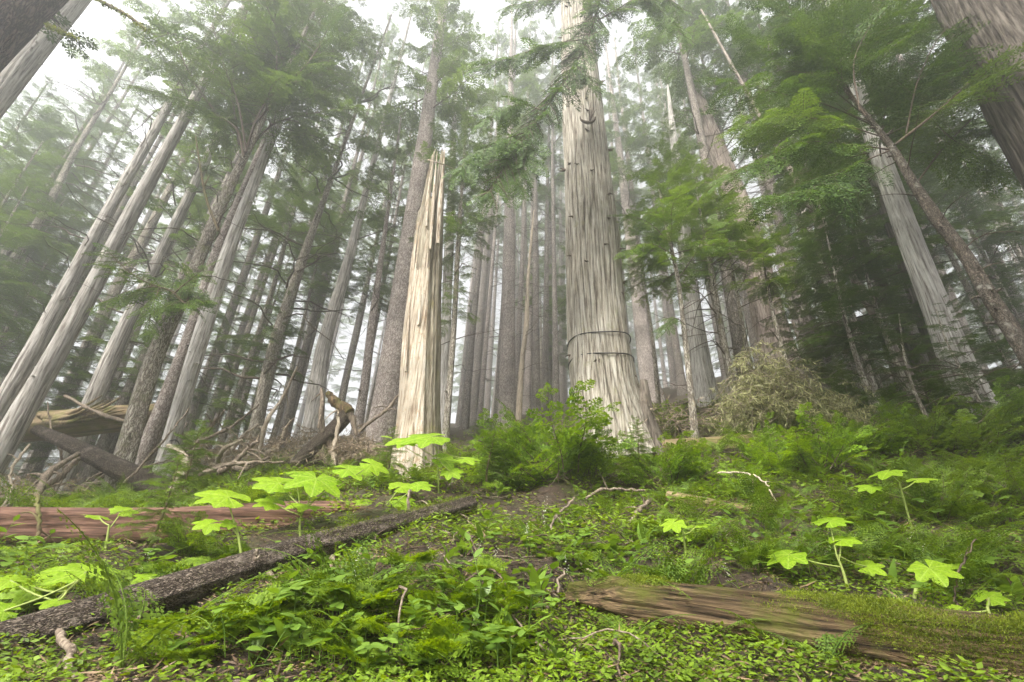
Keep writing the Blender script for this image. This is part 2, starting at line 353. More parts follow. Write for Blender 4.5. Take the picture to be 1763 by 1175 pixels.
def bough_geo(path, r0, sprays, gap, smin, smax, r, up=np.array([0, 0, 1.0]), jit=.35, droop=.25, start=.15, both=True):
    """sprays along both sides of a stem path; returns leaf arrays and wood MB"""
    n = len(path); T, _, _ = frames(path); s = np.r_[0, np.cumsum(np.linalg.norm(np.diff(path, axis=0), axis=1))]; LL = s[-1]
    wood = MB(); tube(wood, path, np.linspace(r0, r0 * .22, n), 5, cap=False)
    P, D, W = [], [], []; x = LL * start; sgn = 1
    while x < LL:
        t = x / LL; k = min(n - 1, int(np.searchsorted(s, x))); tg = T[k]; u = norm(up + r.normal(0, jit, 3)); side = norm(np.cross(u, tg)) * sgn
        a = R_(r.uniform(38, 62)); d = norm(tg * math.cos(a) + side * math.sin(a) + np.array([0, 0, -droop * r.uniform(.3, 1.2)]))
        sc = (smin + (smax - smin) * math.sin(min(1, (1 - t) * 1.1 + .12) * 1.57)) * r.uniform(.75, 1.15)
        q = sprays[r.integers(len(sprays))]; m3 = rot_to(d, u) * sc
        P.append(q[0] @ m3.T + path[k]); D.append(q[1] @ m3.T); W.append(q[2] @ m3.T)
        tube(wood, np.array([path[k], path[k] + d * sc * .55 + [0, 0, -.03 * sc], path[k] + d * sc * .95 + [0, 0, -.2 * sc]]), [r0 * .3, r0 * .18, r0 * .08], 3, cap=False)
        x += gap * r.uniform(.7, 1.3) * (.6 if both else 1); sgn = -sgn
    q = sprays[0]; m3 = rot_to(T[-1], up) * smin * 1.3
    P.append(q[0] @ m3.T + path[-1]); D.append(q[1] @ m3.T); W.append(q[2] @ m3.T)
    return np.concatenate(P), np.concatenate(D), np.concatenate(W), wood
def branch_protos(L, sprays, gap, smin, smax, r, count, r0, droop):
    out = []
    for _ in range(count):
        n = 10; t = np.linspace(0, 1, n); ph = r.uniform(0, 6.28)
        path = np.stack([t * L, .06 * L * np.sin(t * 5 + ph) * t, L * (.10 * t - droop * t * t)], 1)
        P, D, W, wood = bough_geo(path, r0, sprays, gap, smin, smax, r, droop=.2, jit=.22)
        out.append((P, D, W, np.concatenate(wood.v), np.concatenate([f for f in wood.f])))
    return out
SP_MID = [gen_spray(1.0, rng, .14, .19, .042, .42, .16) for _ in range(4)]
SP_NEAR = [gen_spray(1.0, rng, .085, .11, .022, .40, .08) for _ in range(4)]
SP_T = [gen_spray(1.0, rng, .06, .07, .0125, .42, .055) for _ in range(4)]
SP_FINE = [gen_spray(1.0, rng, .075, .10, .021, .42, .07) for _ in range(3)]
BR_TALL = branch_protos(3.4, SP_MID, .30, .30, .95, rng, 5, .035, .30)
BR_UNDER = branch_protos(1.7, SP_NEAR, .16, .18, .52, rng, 5, .016, .28)
def crown_mesh(H, Rb, n, protos, L0, seed, top=.12, up0=.05, up1=.6, bare=0.0, power=.8):
    r = np.random.default_rng(seed); P, D, W = [], [], []; wood = MB()
    for i in range(n):
        t = ((i + r.uniform(0, 1)) / n); z = H * t ** .95; az = i * 2.39996 + r.uniform(-.5, .5)
        rr = Rb * ((1 - t) ** power * (1 - top) + top) * r.uniform(.6, 1.18)
        s = rr / L0; pit = up0 + (up1 - up0) * t + r.uniform(-.18, .18)
        b = protos[r.integers(len(protos))]
        ca, sa, cp, sp = math.cos(az), math.sin(az), math.cos(pit), math.sin(pit)
        m3 = np.array([[ca * cp, -sa, -ca * sp], [sa * cp, ca, -sa * sp], [sp, 0, cp]]) * s; o = np.array([0, 0, z])
        wood.add(b[3] @ m3.T + o, b[4])
        if r.random() < bare * (1 - t) ** 2: continue
        P.append(b[0] @ m3.T + o); D.append(b[1] @ m3.T); W.append(b[2] @ m3.T)
    lf = MB(); lf.leaflets(np.concatenate(P), np.concatenate(D), np.concatenate(W))
    return lf.mesh('crown'), wood.mesh('limbs')
CROWN = {
 'tall': [(14.0, crown_mesh(14, 3.2, 46, BR_TALL, 3.4, 100 + k, bare=.35)) for k in range(3)],
 'thin': [(11.0, crown_mesh(11, 2.4, 30, BR_TALL, 3.4, 200 + k, bare=.75)) for k in range(2)],
 'under': [(5.0, crown_mesh(5, 1.7, 40, BR_UNDER, 1.7, 300 + k, up0=-.05, up1=.7)) for k in range(3)],
}
def add_crown(t, kind, z0, scale, leafmat, at_=(0, 0, 0), var=None, rz=None, zscale=1.0):
    H, (lf, wd) = CROWN[kind][rng.integers(len(CROWN[kind])) if var is None else var % len(CROWN[kind])]
    rz = rng.uniform(0, 6.28) if rz is None else rz
    for nm, me, mt in (('crown', lf, leafmat), ('limbs', wd, M['twig'])):
        if not me.materials: me.materials.append(mt)
        o = bpy.data.objects.new(nm, me); COL.objects.link(o); o.parent = t
        o.location = (at_[0], at_[1], at_[2]); o.rotation_euler = (0, 0, rz); o.scale = (scale, scale, scale * zscale)
        if me.materials[0] != mt: o.material_slots[0].link = 'OBJECT'; o.material_slots[0].material = mt
    return H * scale * zscale

# ------------------------------------------------------------------ trunks
def trunk_fn(seed, lump=.05, ridge=.03, nr=9, flare=.35, fh=.7, r0=.3):
    a = np.random.default_rng(seed).uniform(0, 6.28, 6)
    def fn(th, s):
        TH, S = np.meshgrid(th, s)
        f = 1 + lump * np.sin(2 * TH + a[0] + S * .25) + lump * .8 * fbm(np.cos(TH) * 1.2 + 7 * a[1], np.sin(TH) * 1.2, S * .6 + a[2], seed)
        f += ridge * vnoise(np.cos(TH) * nr * .5 + 20, np.sin(TH) * nr * .5, S * .35, seed + 3)
        f += flare * np.exp(-S / fh) * (1 + .5 * np.sin(5 * TH + a[3]) + .35 * np.sin(3 * TH + a[4]))
        return f
    return fn
def knots(mb, path, radii, n, r, lmin=.04, lmax=.14, z0=.1):
    T, A, B = frames(path)
    for _ in range(n):
        k = r.integers(int(len(path) * z0), len(path) - 1); th = r.uniform(0, 6.28); d = A[k] * math.cos(th) + B[k] * math.sin(th); L = r.uniform(lmin, lmax)
        p0 = path[k] + d * radii[k] * .95
        tube(mb, np.array([p0, p0 + d * L * .6 + T[k] * L * .15, p0 + d * L + T[k] * L * r.uniform(-.5, .4)]), [L * .16 + .008, L * .1 + .006, .004], 5)
def dead_twigs(path, radii, n, r, l0, l1, z0=0.0, z1=1.0, thick=.012, droop=.35):
    mb = MB(); T, A, B = frames(path)
    for _ in range(n):
        k = int((z0 + (z1 - z0) * r.random()) * (len(path) - 1)); th = r.uniform(0, 6.28); d = A[k] * math.cos(th) + B[k] * math.sin(th); L = r.uniform(l0, l1)
        m = 7; t = np.linspace(0, 1, m)[:, None]; bend = r.normal(0, .25, 3)
        pp = path[k] + d * radii[k] * .8 + (d + .3 * T[k]) * L * t + (bend - [0, 0, droop]) * L * t * t + .04 * L * np.sin(t * 9 + th)
        rr = thick * L ** .5 * np.linspace(1, .25, m); tube(mb, pp, rr, 4, cap=False)
        for _k in range(r.integers(0, 4)):
            q = r.integers(2, m); d2 = norm(d + r.normal(0, .7, 3)); l2 = L * r.uniform(.15, .45)
            tube(mb, pp[q] + d2 * l2 * np.linspace(0, 1, 4)[:, None] + np.array([0, 0, -.25 * l2]) * np.linspace(0, 1, 4)[:, None] ** 2, rr[q] * np.linspace(.7, .2, 4), 3, cap=False)
    return mb
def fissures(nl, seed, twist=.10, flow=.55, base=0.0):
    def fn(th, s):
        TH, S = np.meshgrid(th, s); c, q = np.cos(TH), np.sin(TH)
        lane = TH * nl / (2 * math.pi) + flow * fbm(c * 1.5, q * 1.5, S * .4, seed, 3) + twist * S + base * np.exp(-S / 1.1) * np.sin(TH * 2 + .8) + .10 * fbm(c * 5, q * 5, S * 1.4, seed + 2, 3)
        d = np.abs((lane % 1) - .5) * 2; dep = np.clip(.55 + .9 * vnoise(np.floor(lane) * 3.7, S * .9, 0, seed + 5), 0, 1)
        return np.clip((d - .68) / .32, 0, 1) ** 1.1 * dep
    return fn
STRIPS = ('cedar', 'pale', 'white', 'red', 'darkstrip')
class Tree: pass
def tree(name, label, cat, mat, Y, pts, H=24, crown=None, group=None, seg=18, seed=0, flare=.35, nknots=14, dead=None, base_hidden=True, leafmat='hemleaf',
         fn=None, bend_top=True, min_r=.035, fh=.6):
    """pts: [(px, py, width px)] seen along the trunk, low to high, all at depth Y (or Y per point). crown: [(pixel y of its start, kind, scale)]"""
    r = np.random.default_rng(seed + 1000)
    W = []; RR = []
    for q in pts:
        y = q[3] if len(q) > 3 else Y
        W.append(at(q[0], q[1], y)); RR.append(rad(q[0], q[1], y, q[2]) * (.82 if q[0] < 470 and 7 < y < 13 else .94))
    W = np.array(W); RR = np.array(RR)
    d0 = norm(W[0] - W[1]); d0 = d0 / max(.3, -d0[2]); p = W[0].copy(); t = 0
    while p[2] > h1(p[0], p[1]) - .25 and t < 40: p = p + d0 * .05; t += .05
    base = p; g0 = (RR[0] - RR[1]) / max(.3, np.linalg.norm(W[0] - W[1])); g0 = np.clip(g0, 0, .03)
    rb = RR[0] + g0 * np.linalg.norm(base - W[0]) * .6
    d1 = norm(W[-1] - W[-2]); topL = (base[2] + H - W[-1][2]) / max(.3, d1[2])
    P = [base, *W]; Q = [rb, *RR]
    if topL > .5:
        tp = W[-1] + d1 * topL; P.append(tp); Q.append(max(min_r, RR[-1] * .15))
        if topL > 8: P.insert(-1, W[-1] + d1 * topL * .5); Q.insert(-1, RR[-1] * .68)
    P = np.array(P); Q = np.array(Q)
    keep = [0] + [i for i in range(1, len(P)) if np.linalg.norm(P[i] - P[i - 1]) > .05]; P = P[keep]; Q = Q[keep]
    L = np.linalg.norm(np.diff(P, axis=0), axis=1).sum(); n = int(np.clip(L / .12, 30, 200))
    pq = smooth_path(np.c_[P, Q], n); path = pq[:, :3] - base; radii = np.clip(pq[:, 3], min_r * .6, None)
    root = empty(name, base); tag(root, label, cat, group)
    base_fn = fn or trunk_fn(seed, flare=flare, fh=fh); tone = None
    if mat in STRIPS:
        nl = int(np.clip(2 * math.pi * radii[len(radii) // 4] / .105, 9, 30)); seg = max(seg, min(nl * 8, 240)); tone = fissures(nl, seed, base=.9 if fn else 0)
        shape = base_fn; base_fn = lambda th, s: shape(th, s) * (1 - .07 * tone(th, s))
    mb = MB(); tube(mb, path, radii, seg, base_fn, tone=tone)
    if nknots: knots(mb, path, radii, nknots, r)
    tr = obj('trunk', mb.mesh('trunk', True), M[mat], root)
    if dead:
        dm = dead_twigs(path, radii, dead[0], r, dead[1], dead[2], dead[3], dead[4], thick=dead[5] if len(dead) > 5 else .02)
        obj('dead_limbs', dm, M['twig'], root)
    for c in (crown or []):
        py, kind, sc = c[:3]; zs = c[3] if len(c) > 3 else 1.0
        zz = path[:, 2]; zrel = None
        pr = [proj(base + q) for q in path]; k = next((i for i, q in enumerate(pr) if q[1] < py and (base + path[i] - CAM) @ fwd > 0), len(path) - 2)
        add_crown(root, kind, 0, sc, M[leafmat], path[k], zscale=zs)
    T_ = Tree(); T_.root = root; T_.path = path; T_.radii = radii; T_.base = base; return T_

# ------------------------------------------------------------------ the great cedar with two cables round it
def cedar_fn(th, s):
    TH, S = np.meshgrid(th, s); c, q = np.cos(TH), np.sin(TH)
    warp = .55 * fbm(c * 1.5, q * 1.5, S * .35, 3, 3) + .10 * S
    f = 1 + .022 * vnoise(TH * 4, S * .8, 4, 6)
    lane2 = TH * 70 / (2 * math.pi) + warp * 2.4
    f += .012 * np.sin(lane2 * 6.283) * (.4 + .6 * vnoise(c * 3, q * 3, S * .8, 12)) + .02 * fbm(c * 6, q * 6, S * 1.6, 14, 3)
    f += np.exp(-S / .75) * (.30 + .16 * np.sin(5 * TH + 1.0) + .10 * np.sin(3 * TH + 2.1)) + .03 * np.sin(2 * TH + S * .2)
    return f
CED = tree('big_cedar', 'massive pale cedar with deeply grooved stringy bark and two black cables round its trunk', 'tree', 'cedar', 8.4,
           [(1058,747,122), (1043,686,122), (1031,594,112), (1018,390,93), (997,100,62), (991,0,54)], H=30, seg=340, seed=4, fn=cedar_fn, nknots=0,
           crown=[(-420, 'tall', 1.1)], leafmat='cedarleaf')
def cedar_bits():
    r = np.random.default_rng(5); mb = MB(); path, rd = CED.path, CED.radii
    k1 = [i for i in range(len(path)) if 1.2 < path[i][2] < 14]
    for _ in range(34):
        k = int(r.choice(k1)); th = r.uniform(math.pi * 1.02, math.pi * 1.98); d = np.array([math.cos(th), math.sin(th), 0]); p0 = path[k] + d * rd[k] * .97
        for j in range(r.integers(2, 5)):
            e = d * r.uniform(.03, .09) + [r.uniform(-.09, .09), 0, r.uniform(-.05, .05)]
            tube(mb, np.array([p0, p0 + e * .6, p0 + e + [0, 0, -.03]]), [.022, .014, .005], 5)
    for side, py in ((1, 150), (1, 265), (-1, 300)):
        k = min(range(len(path)), key=lambda i: abs(proj(CED.base + path[i])[1] - py)); p0 = path[k] + np.array([side * rd[k] * .97, -.1, 0])
        for j in range(4):
            e = np.array([side * r.uniform(.08, .2), -.02, r.uniform(-.1, .16)]); tube(mb, np.array([p0, p0 + e * .5, p0 + e]), [.035, .025, .006], 5)
    obj('branch_stubs', mb.mesh('branch_stubs', True), M['twig'], CED.root)
    k = min(range(len(path)), key=lambda i: abs(proj(CED.base + path[i])[1] - 238)); c = path[k]; R = rd[k]       # the hooked dead limb on the bark
    pts = [(-.22, .10), (-.20, -.02), (-.10, -.10), (.04, -.10), (.12, -.02), (.16, .10)]
    hk = MB(); tube(hk, smooth_path([c + np.array([x, -R * 1.02 - .06, z]) for x, z in pts], 16), np.r_[np.linspace(.012, .045, 8), np.linspace(.045, .02, 8)], 7)
    for x, z in ((.14, .52), (.02, .5), (.2, .42)): tube(hk, smooth_path([c + np.array([.02, -R, 0]), c + np.array([x * .6, -R * 1.02 - .1, z * .5]), c + np.array([x, -R * 1.0 - .05, z])], 8), np.linspace(.02, .006, 8), 5)
    obj('hooked_limb', hk.mesh('hooked_limb', True), M['twig'], CED.root)
    sb = MB()                                                          # dark dead slab of root on the right of the base
    p = at(1118, 735, 8.0) - CED.base; q = at(1108, 655, 8.0) - CED.base
    tube(sb, smooth_path([p + [.16, 0, -.6], p, q], 14), np.linspace(.2, .06, 14), 14, trunk_fn(3, .15, .12))
    obj('root_slab', sb.mesh('root_slab', True), M['darkstrip'], CED.root)
cedar_bits()
def cable(T_, py, tilt, lab, thick=.012):
    k = min(range(len(T_.path)), key=lambda i: abs(proj(T_.base + T_.path[i] - np.array([0, T_.radii[i], 0]))[1] - py))
    c = T_.path[k]; R = T_.radii[k] * 1.035; th = np.linspace(0, 2 * math.pi, 49)
    p = np.stack([c[0] + R * np.cos(th), c[1] + R * np.sin(th), c[2] + tilt * np.cos(th) - .03 * np.sin(3 * th)], 1)
    mb = MB(); tube(mb, p - c, thick, 6, cap=False)
    tag(obj('cable', mb.mesh('cable', True), M['cable'], None, T_.base + c), lab, 'cable')
cable(CED, 573, .05, 'upper black cable wrapped tightly round the massive grooved cedar')
cable(CED, 603, .03, 'lower black cable wrapped tightly round the massive grooved cedar')

# drooping boughs of the cedar that hang before it
def bough(parent, T0, pts, Y, smin, smax, gap, seed, r0=.03, lm='cedarleaf', name='bough', sp=None, extra=(), up=(0, -.75, .65), droop=.3, start=.1, wm='twig'):
    r = np.random.default_rng(seed); O = np.array(parent.location) if parent else np.zeros(3)
    P = [np.asarray(x, float) for x in extra] + [at(q[0], q[1], q[2] if len(q) > 2 else Y) - O for q in pts]
    path = smooth_path(P, max(14, int(np.linalg.norm(np.diff(np.array(P), axis=0), axis=1).sum() / .12)))
    a, b, c, wd = bough_geo(path, r0, sp or SP_FINE, gap, smin, smax, r, np.array(up), .3, droop, start)
    lf = MB(); lf.leaflets(a, b, c)
    w = obj(name, wd.mesh(name, True), M[wm], parent); obj('needles', lf.mesh('needles'), M[lm], w); return w
kc = min(range(len(CED.path)), key=lambda i: abs(proj(CED.base + CED.path[i])[1] + 230)); att = CED.path[kc] + np.array([0, -.3, 0])
bough(CED.root, CED, [(1042,-40), (1020,45), (985,120), (955,165), (910,228), (872,280), (845,330)], 6.0, .42, .85, .11, 1, .04, extra=[att], start=.34)
bough(CED.root, CED, [(1012,68), (975,72), (930,82), (880,100), (835,112)], 6.0, .38, .75, .10, 2, .018)
bough(CED.root, CED, [(935,192), (900,180), (865,190), (838,205)], 6.0, .32, .6, .10, 12, .012)
bough(CED.root, CED, [(1030,35), (1060,18), (1100,-2), (1150,30), (1172,60)], 6.0, .32, .62, .10, 3, .018)
bough(CED.root, CED, [(985,115), (1005,130), (1022,150)], 6.0, .25, .45, .09, 4, .01)
bough(CED.root, CED, [(912,226), (905,270), (895,320)], 6.0, .34, .6, .10, 5, .012)
bough(CED.root, CED, [(912,226), (870,240), (830,262), (800,290)], 6.0, .36, .7, .09, 6, .012)
bough(CED.root, CED, [(1040,-60), (985,-20), (930,0), (880,10)], 6.0, .32, .62, .10, 7, .02)
bough(CED.root, CED, [(1042,-50), (1090,-40), (1130,-20), (1165,15)], 6.0, .32, .6, .10, 8, .02)

# ------------------------------------------------------------------ the broken snag
def snag():
    Y = 7.2; rows = [(717,800,86), (721,735,74), (729,560,60), (737,430,47), (746,330,34), (754,258,24)]
    W = np.array([at(a, b, Y) for a, b, c in rows]); RR = np.array([rad(a, b, Y, c) for a, b, c in rows])
    base = W[0].copy(); base[2] = min(h1(base[0], base[1]), W[0][2]) - .25
    P = np.vstack([base, W]); Q = np.r_[RR[0] * 1.12, RR]; seg, n = 120, 150
    pq = smooth_path(np.c_[P, Q], n); path = pq[:, :3] - base; rd = pq[:, 3]; zt = path[-1][2]
    th = np.arange(seg) * 2 * math.pi / seg; c, s = np.cos(th), np.sin(th)
    hx = [proj(base + path[i])[1] for i in range(n)]
    # height of the torn rim around the trunk, as pixel rows of its top (th = 270 deg faces the camera, 0 deg is its right side)
    deg = np.degrees(th); ctrl = [(0,264),(20,258),(40,262),(60,330),(90,300),(120,372),(150,360),(180,395),(200,352),(228,350),(236,275),(262,268),(270,352),(292,345),(306,360),(318,262),(340,256),(360,264)]
    top_px = np.interp(deg, *zip(*ctrl)) + 12 * vnoise(th * 9, 0, 0, 3)
    kt = np.array([min(range(n), key=lambda i: abs(hx[i] - p)) for p in top_px]) / (n - 1)
    t = np.linspace(0, 1, n)[:, None] * kt[None]
    idx = t * (n - 1); i0 = np.clip(idx.astype(int), 0, n - 2); u = (idx - i0)[..., None]
    ctr = path[i0] * (1 - u) + path[i0 + 1] * u; R = rd[i0] * (1 - u[..., 0]) + rd[i0 + 1] * u[..., 0]
    S = ctr[..., 2]; TH = np.broadcast_to(th, S.shape)
    slab = np.interp(deg, [0,150,200,214,218,248,252,290,294,330,360], [0,0,.05,.05,-.03,-.04,.0,.01,-.10,-.02,0])
    hi = 1 / (1 + np.exp(-(S - zt * .52) * 4))
    plate = .09 * hi * (vnoise(TH * 3.2, S * .7, 0, 41) > -.1)
    f = 1 + slab[None] + plate + .07 * vnoise(np.cos(TH) * 2, np.sin(TH) * 2, S * .5, 5) + .05 * vnoise(TH * 9, S * .35, 0, 7) + .025 * vnoise(TH * 26, S * .5, 0, 9)
    f += np.exp(-S / .5) * (.18 + .12 * np.sin(5 * TH))
    f *= 1 - .25 * (t / (kt[None] + 1e-6) > .985) 
    v = ctr + (R * f)[..., None] * np.stack([np.cos(TH), np.sin(TH), np.zeros_like(S)], -1)
    i = np.arange(n - 1)[:, None] * seg; j = np.arange(seg)[None]; j2 = (j + 1) % seg
    fc = np.stack([i + j, i + j2, i + seg + j2, i + seg + j], -1).reshape(-1, 4)
    d = deg[j.ravel()]; barky = ((d > 292) | (d < 170))
    bm = np.broadcast_to(barky, (n - 1, seg)).copy()
    zc = S[:-1]; bm |= (plate[:-1] > .05) & (zc > zt * (.55 + .16 * vnoise(TH[:-1] * 4, 0, 0, 6))); bm = bm.ravel()
    inner = ctr[-1] * [1, 1, 0] + np.stack([.35 * (v[-1] - ctr[-1])[:, 0], .35 * (v[-1] - ctr[-1])[:, 1], v[-1][:, 2] * .8], -1)   # the hollow inside the torn rim
    root = empty('broken_snag', base); tag(root, 'tall broken snag of bare cream wood ending in torn splintered spikes', 'dead tree')
    a = MB(); a.add(v.reshape(-1, 3), fc[~bm])
    rim = np.vstack([v[-1], inner]); jj = np.arange(seg); a.add(rim, np.stack([jj, (jj + 1) % seg, seg + (jj + 1) % seg, seg + jj], -1)); a.add(np.vstack([inner, inner.mean(0)[None]]), np.stack([jj, (jj + 1) % seg, np.full(seg, seg)], -1))
    obj('bare_wood', a.mesh('bare_wood', True), M['snag'], root)
    b = MB(); b.add(v.reshape(-1, 3), fc[bm]); obj('bark', b.mesh('bark', True), M['snagbark'], root)
    r = np.random.default_rng(9); sp = MB()
    for dx, y0, y1, w in ((746,430,262,8), (727,560,350,7), (759,420,258,9), (703,640,470,6), (737,390,300,5)):
        q = np.array([at(dx - (y0 - y1) * .03, y0, Y - .33), at(dx, (y0 + y1) / 2, Y - .24), at(dx + (y0 - y1) * .04, y1, Y - .16)]) - base
        tube(sp, smooth_path(q, 26), rad(dx, y0, Y, w) * np.r_[np.linspace(.7, 1, 10), np.linspace(1, .2, 16)], 6, trunk_fn(int(dx), .2, .25, flare=0))
    obj('splinter', sp.mesh('splinter'), M['snag'], root)
    tw = MB(); tube(tw, np.array([at(737, 276, Y - .1), at(757, 281, Y - .3), at(779, 290, Y)]) - base, [.016, .014, .006], 5); obj('side_twig', tw.mesh('side_twig'), M['palestick'], root)
snag()

# ------------------------------------------------------------------ the other large trees
def P4(*q): return list(q)
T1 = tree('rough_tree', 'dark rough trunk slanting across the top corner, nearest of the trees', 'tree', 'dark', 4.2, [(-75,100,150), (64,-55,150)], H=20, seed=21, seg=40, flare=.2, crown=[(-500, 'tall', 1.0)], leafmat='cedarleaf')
for i, (pts, rr) in enumerate((([(148,-14), (175,3), (215,24), (253,52)], .030), ([(82,44), (105,54), (131,64)], .020))):
    mb = MB(); p = smooth_path([at(q[0], q[1], 4.2) - T1.base for q in pts], 24); tube(mb, p, np.linspace(rr, rr * .6, 24) * (1 + .25 * rng.normal(0, 1, 24)), 7)
    l = MB(); k = rng.integers(0, 24, 420); dd = rng.normal(0, 1, (420, 3)); dd[:, 2] -= .9; dd = norm(dd) * rng.uniform(.02, .06, (420, 1)); l.leaflets(p[k] + dd * .3, dd, np.cross(dd, rng.normal(0, 1, (420, 3))) * .16)
    o = obj('mossy_limb', mb.mesh('mossy_limb', True), M['mosstwig'], T1.root); obj('moss', l.mesh('moss'), M['moss'], o)
tree('pale_tree', 'pale smooth trunk slanting just behind the dark rough corner trunk', 'tree', 'pale', 6.2, [(-60,245,54), (55,95,46), (140,-10,38)], H=22, seed=22, crown=[(-350, 'tall', 1.0)])
tree('pale_tree', 'pale ribbed trunk, the rear one of the slanting pair by the mossy fallen log', 'tree', 'pale', 10.0, [(-20,737,50), (60,600,44), (172,390,29), (262,232,21)], H=24, seed=23, crown=[(215, 'thin', .9)], dead=(26, .5, 1.7, .2, .62, .016))
tree('pale_tree', 'thickest pale ribbed trunk with a shaded flank, front one of the slanting pair', 'tree', 'pale', 8.8, [(30,725,66), (108,590,52), (215,390,38), (300,235,26)], H=24, seed=24, seg=40, crown=[(205, 'thin', 1.0)], dead=(8, .3, .9, .25, .6, .014))
L5 = tree('forked_hemlock', 'furrowed brown hemlock with mossy lower bark and a green bough low on its stem', 'tree', 'hemlock', 7.6, [(213,790,48), (275,594,40), (311,519,32), (385,345,25), (425,262,18)], H=13.5, seed=25, seg=30,
          crown=[(215, 'under', 1.1, 1.0)], dead=(14, .3, 1.2, .25, .7, .016))
bough(L5.root, L5, [(313,518), (296,502), (265,492), (225,470), (185,432)], 7.0, .32, .6, .12, 31, .026, 'brightleaf', up=(0, -.55, .8), extra=[L5.path[int(len(L5.path)*.33)]], start=.05, wm='mosstwig')
bough(L5.root, L5, [(300,505), (330,480), (352,462)], 6.9, .25, .45, .11, 32, .018, 'brightleaf', up=(0, -.55, .8), wm='mosstwig')
bough(L5.root, L5, [(265,492), (240,500), (205,512), (180,520)], 6.9, .25, .5, .11, 33, .014, 'brightleaf', up=(0, -.55, .8), wm='mosstwig')
bough(L5.root, L5, [(275,495), (262,530), (255,570)], 6.8, .2, .42, .11, 34, .012, 'brightleaf', up=(0, -.55, .8), wm='mosstwig')
bough(L5.root, L5, [(310,518), (330,525), (365,515)], 6.9, .2, .35, .11, 35, .012, 'brightleaf', up=(0, -.55, .8), wm='mosstwig')
for k, (pts, s) in enumerate((([(420,270), (405,220), (355,190), (300,170), (240,150)], 41), ([(422,265), (440,210), (470,150), (475,60), (470,0)], 42), ([(425,262), (470,215), (540,195), (610,188)], 43),
          ([(424,262), (410,180), (385,110), (365,40)], 44), ([(436,215), (500,150), (560,110), (600,70)], 45), ([(412,250), (400,140), (420,40), (440,-30)], 46), ([(455,175), (520,120), (560,60), (580,10)], 47), ([(380,205), (340,150), (310,90), (300,40)], 48), ([(428,262), (480,180), (530,170), (580,140)], 49))):
    bough(L5.root, L5, pts, 7.5 + .25 * (k % 3 - 1), .4, .85, .15, s, .03, 'hemleaf', up=(0, -.5, .85), start=.3, droop=.2, sp=SP_T)
mb = MB(); q = [(377,398), (358,352), (345,290), (337,235)]; tube(mb, smooth_path([at(a, b, 7.1) - L5.base for a, b in q], 18), np.linspace(.03, .016, 18), 6)
tube(mb, smooth_path([at(351,322,7.1) - L5.base, at(361,302,7.1) - L5.base], 5), [.018, .016, .013, .01, .006], 5); obj('mossy_limb', mb.mesh('mossy_limb', True), M['mosstwig'], L5.root)
tree('brown_tree', 'rough brown trunk squeezed between the mossy hemlock and the whitish trunk', 'tree', 'spruce', 9.4, [(240,800,42), (322,594,34), (377,430,27), (420,330,20)], H=24, seed=26, crown=[(230, 'tall', .9)])
L7 = tree('whitish_tree', 'straight whitish trunk with dark knots behind the curved dead stick', 'tree', 'white', 8.8, [(286,790,40), (342,594,36), (409,390,27), (462,255,18)], H=23, seed=27, seg=32, nknots=44, crown=[(190, 'tall', .85)])
cable(L7, 757, .0, 'thin dark band round the foot of the whitish knotty trunk', .010)
tree('branchy_tree', 'dark branchy trunk with crooked dead limbs, beyond the whitish trunk', 'tree', 'hemlock', 11.5, [(432,775,30), (477,580,22), (507,489,19), (541,390,13), (572,305,9)], H=19, seed=28, dead=(46, .7, 2.4, .08, .72, .022), crown=[(300, 'thin', .8), (640, 'under', .55)])
tree('tan_tree', 'tan trunk with fine ribs standing alone beyond the leaning broken branch', 'tree', 'pale', 13.5, [(535,765,38), (558,594,26), (592,478,20), (612,400,15)], H=23, seed=29, crown=[(440, 'thin', 1.0)])
tree('slim_tree', 'slim tan trunk with a kinked limb beside the big scaly spruce', 'tree', 'spruce', 12.0, [(612,760,20), (628,662,17), (640,560,15), (657,440,10)], H=13, seed=30, dead=(16, .5, 1.4, .3, .8, .016), crown=[(440, 'thin', .6)])
tree('big_spruce', 'big grey spruce with scaly bark rising behind the broken snag', 'tree', 'spruce', 10.8, [(655,764,52), (680,594,44), (708,400,34), (729,252,27)], H=28, seed=31, seg=40, nknots=8, crown=[(205, 'tall', .8)])
tree('mottled_tree', 'mottled whitish trunk showing just to the right of the broken snag', 'tree', 'white', 11.6, [(758,740,22), (766,600,18), (772,450,17), (777,330,14)], H=17, seed=32, nknots=20, crown=[(240, 'thin', .7)])
tree('thin_hemlock', 'thin dark hemlock with drooping sprays close to the mottled whitish trunk', 'tree', 'hemlock', 10.6, [(768,740,13), (779,600,11), (789,420,9), (797,300,6)], H=13, seed=33, seg=10, dead=(30, .4, 1.5, .25, .9, .014), crown=[(440, 'under', .8), (560, 'under', .45), (330, 'under', .9)])
tree('straight_tree', 'straight pinkish grey trunk in the clearing between snag and massive cedar', 'tree', 'spruce', 15.5, [(872,735,31), (875,560,25), (877,380,19)], H=26, seed=34, crown=[(330, 'thin', .8)])
tree('bleached_pole', 'thin bleached crooked dead stem beside the straight pinkish grey trunk', 'dead tree', 'palestick', 13.5, [(892,730,12), (899,620,9), (906,560,9), (909,480,6), (916,400,4)], H=8.8, seed=35, seg=8, flare=.1, nknots=0, min_r=.015, dead=(34, .3, 1.0, .15, .95, .012))
tree('grey_tree', 'hazy grey trunk just beyond the cabled side of the massive cedar', 'tree', 'spruce', 18.5, [(1122,680,36), (1108,590,28), (1094,480,22)], H=25, seed=36, crown=[(400, 'tall', .9)])
tree('grey_tree', 'white strip barked trunk standing behind the bright green young hemlock', 'tree', 'white', 11.0, [(1212,680,44), (1199,580,36), (1187,480,30), (1170,330,22)], H=12.5, seed=37, seg=30, nknots=24, crown=[(415, 'under', 1.0, 1.0)], leafmat='hemleaf')
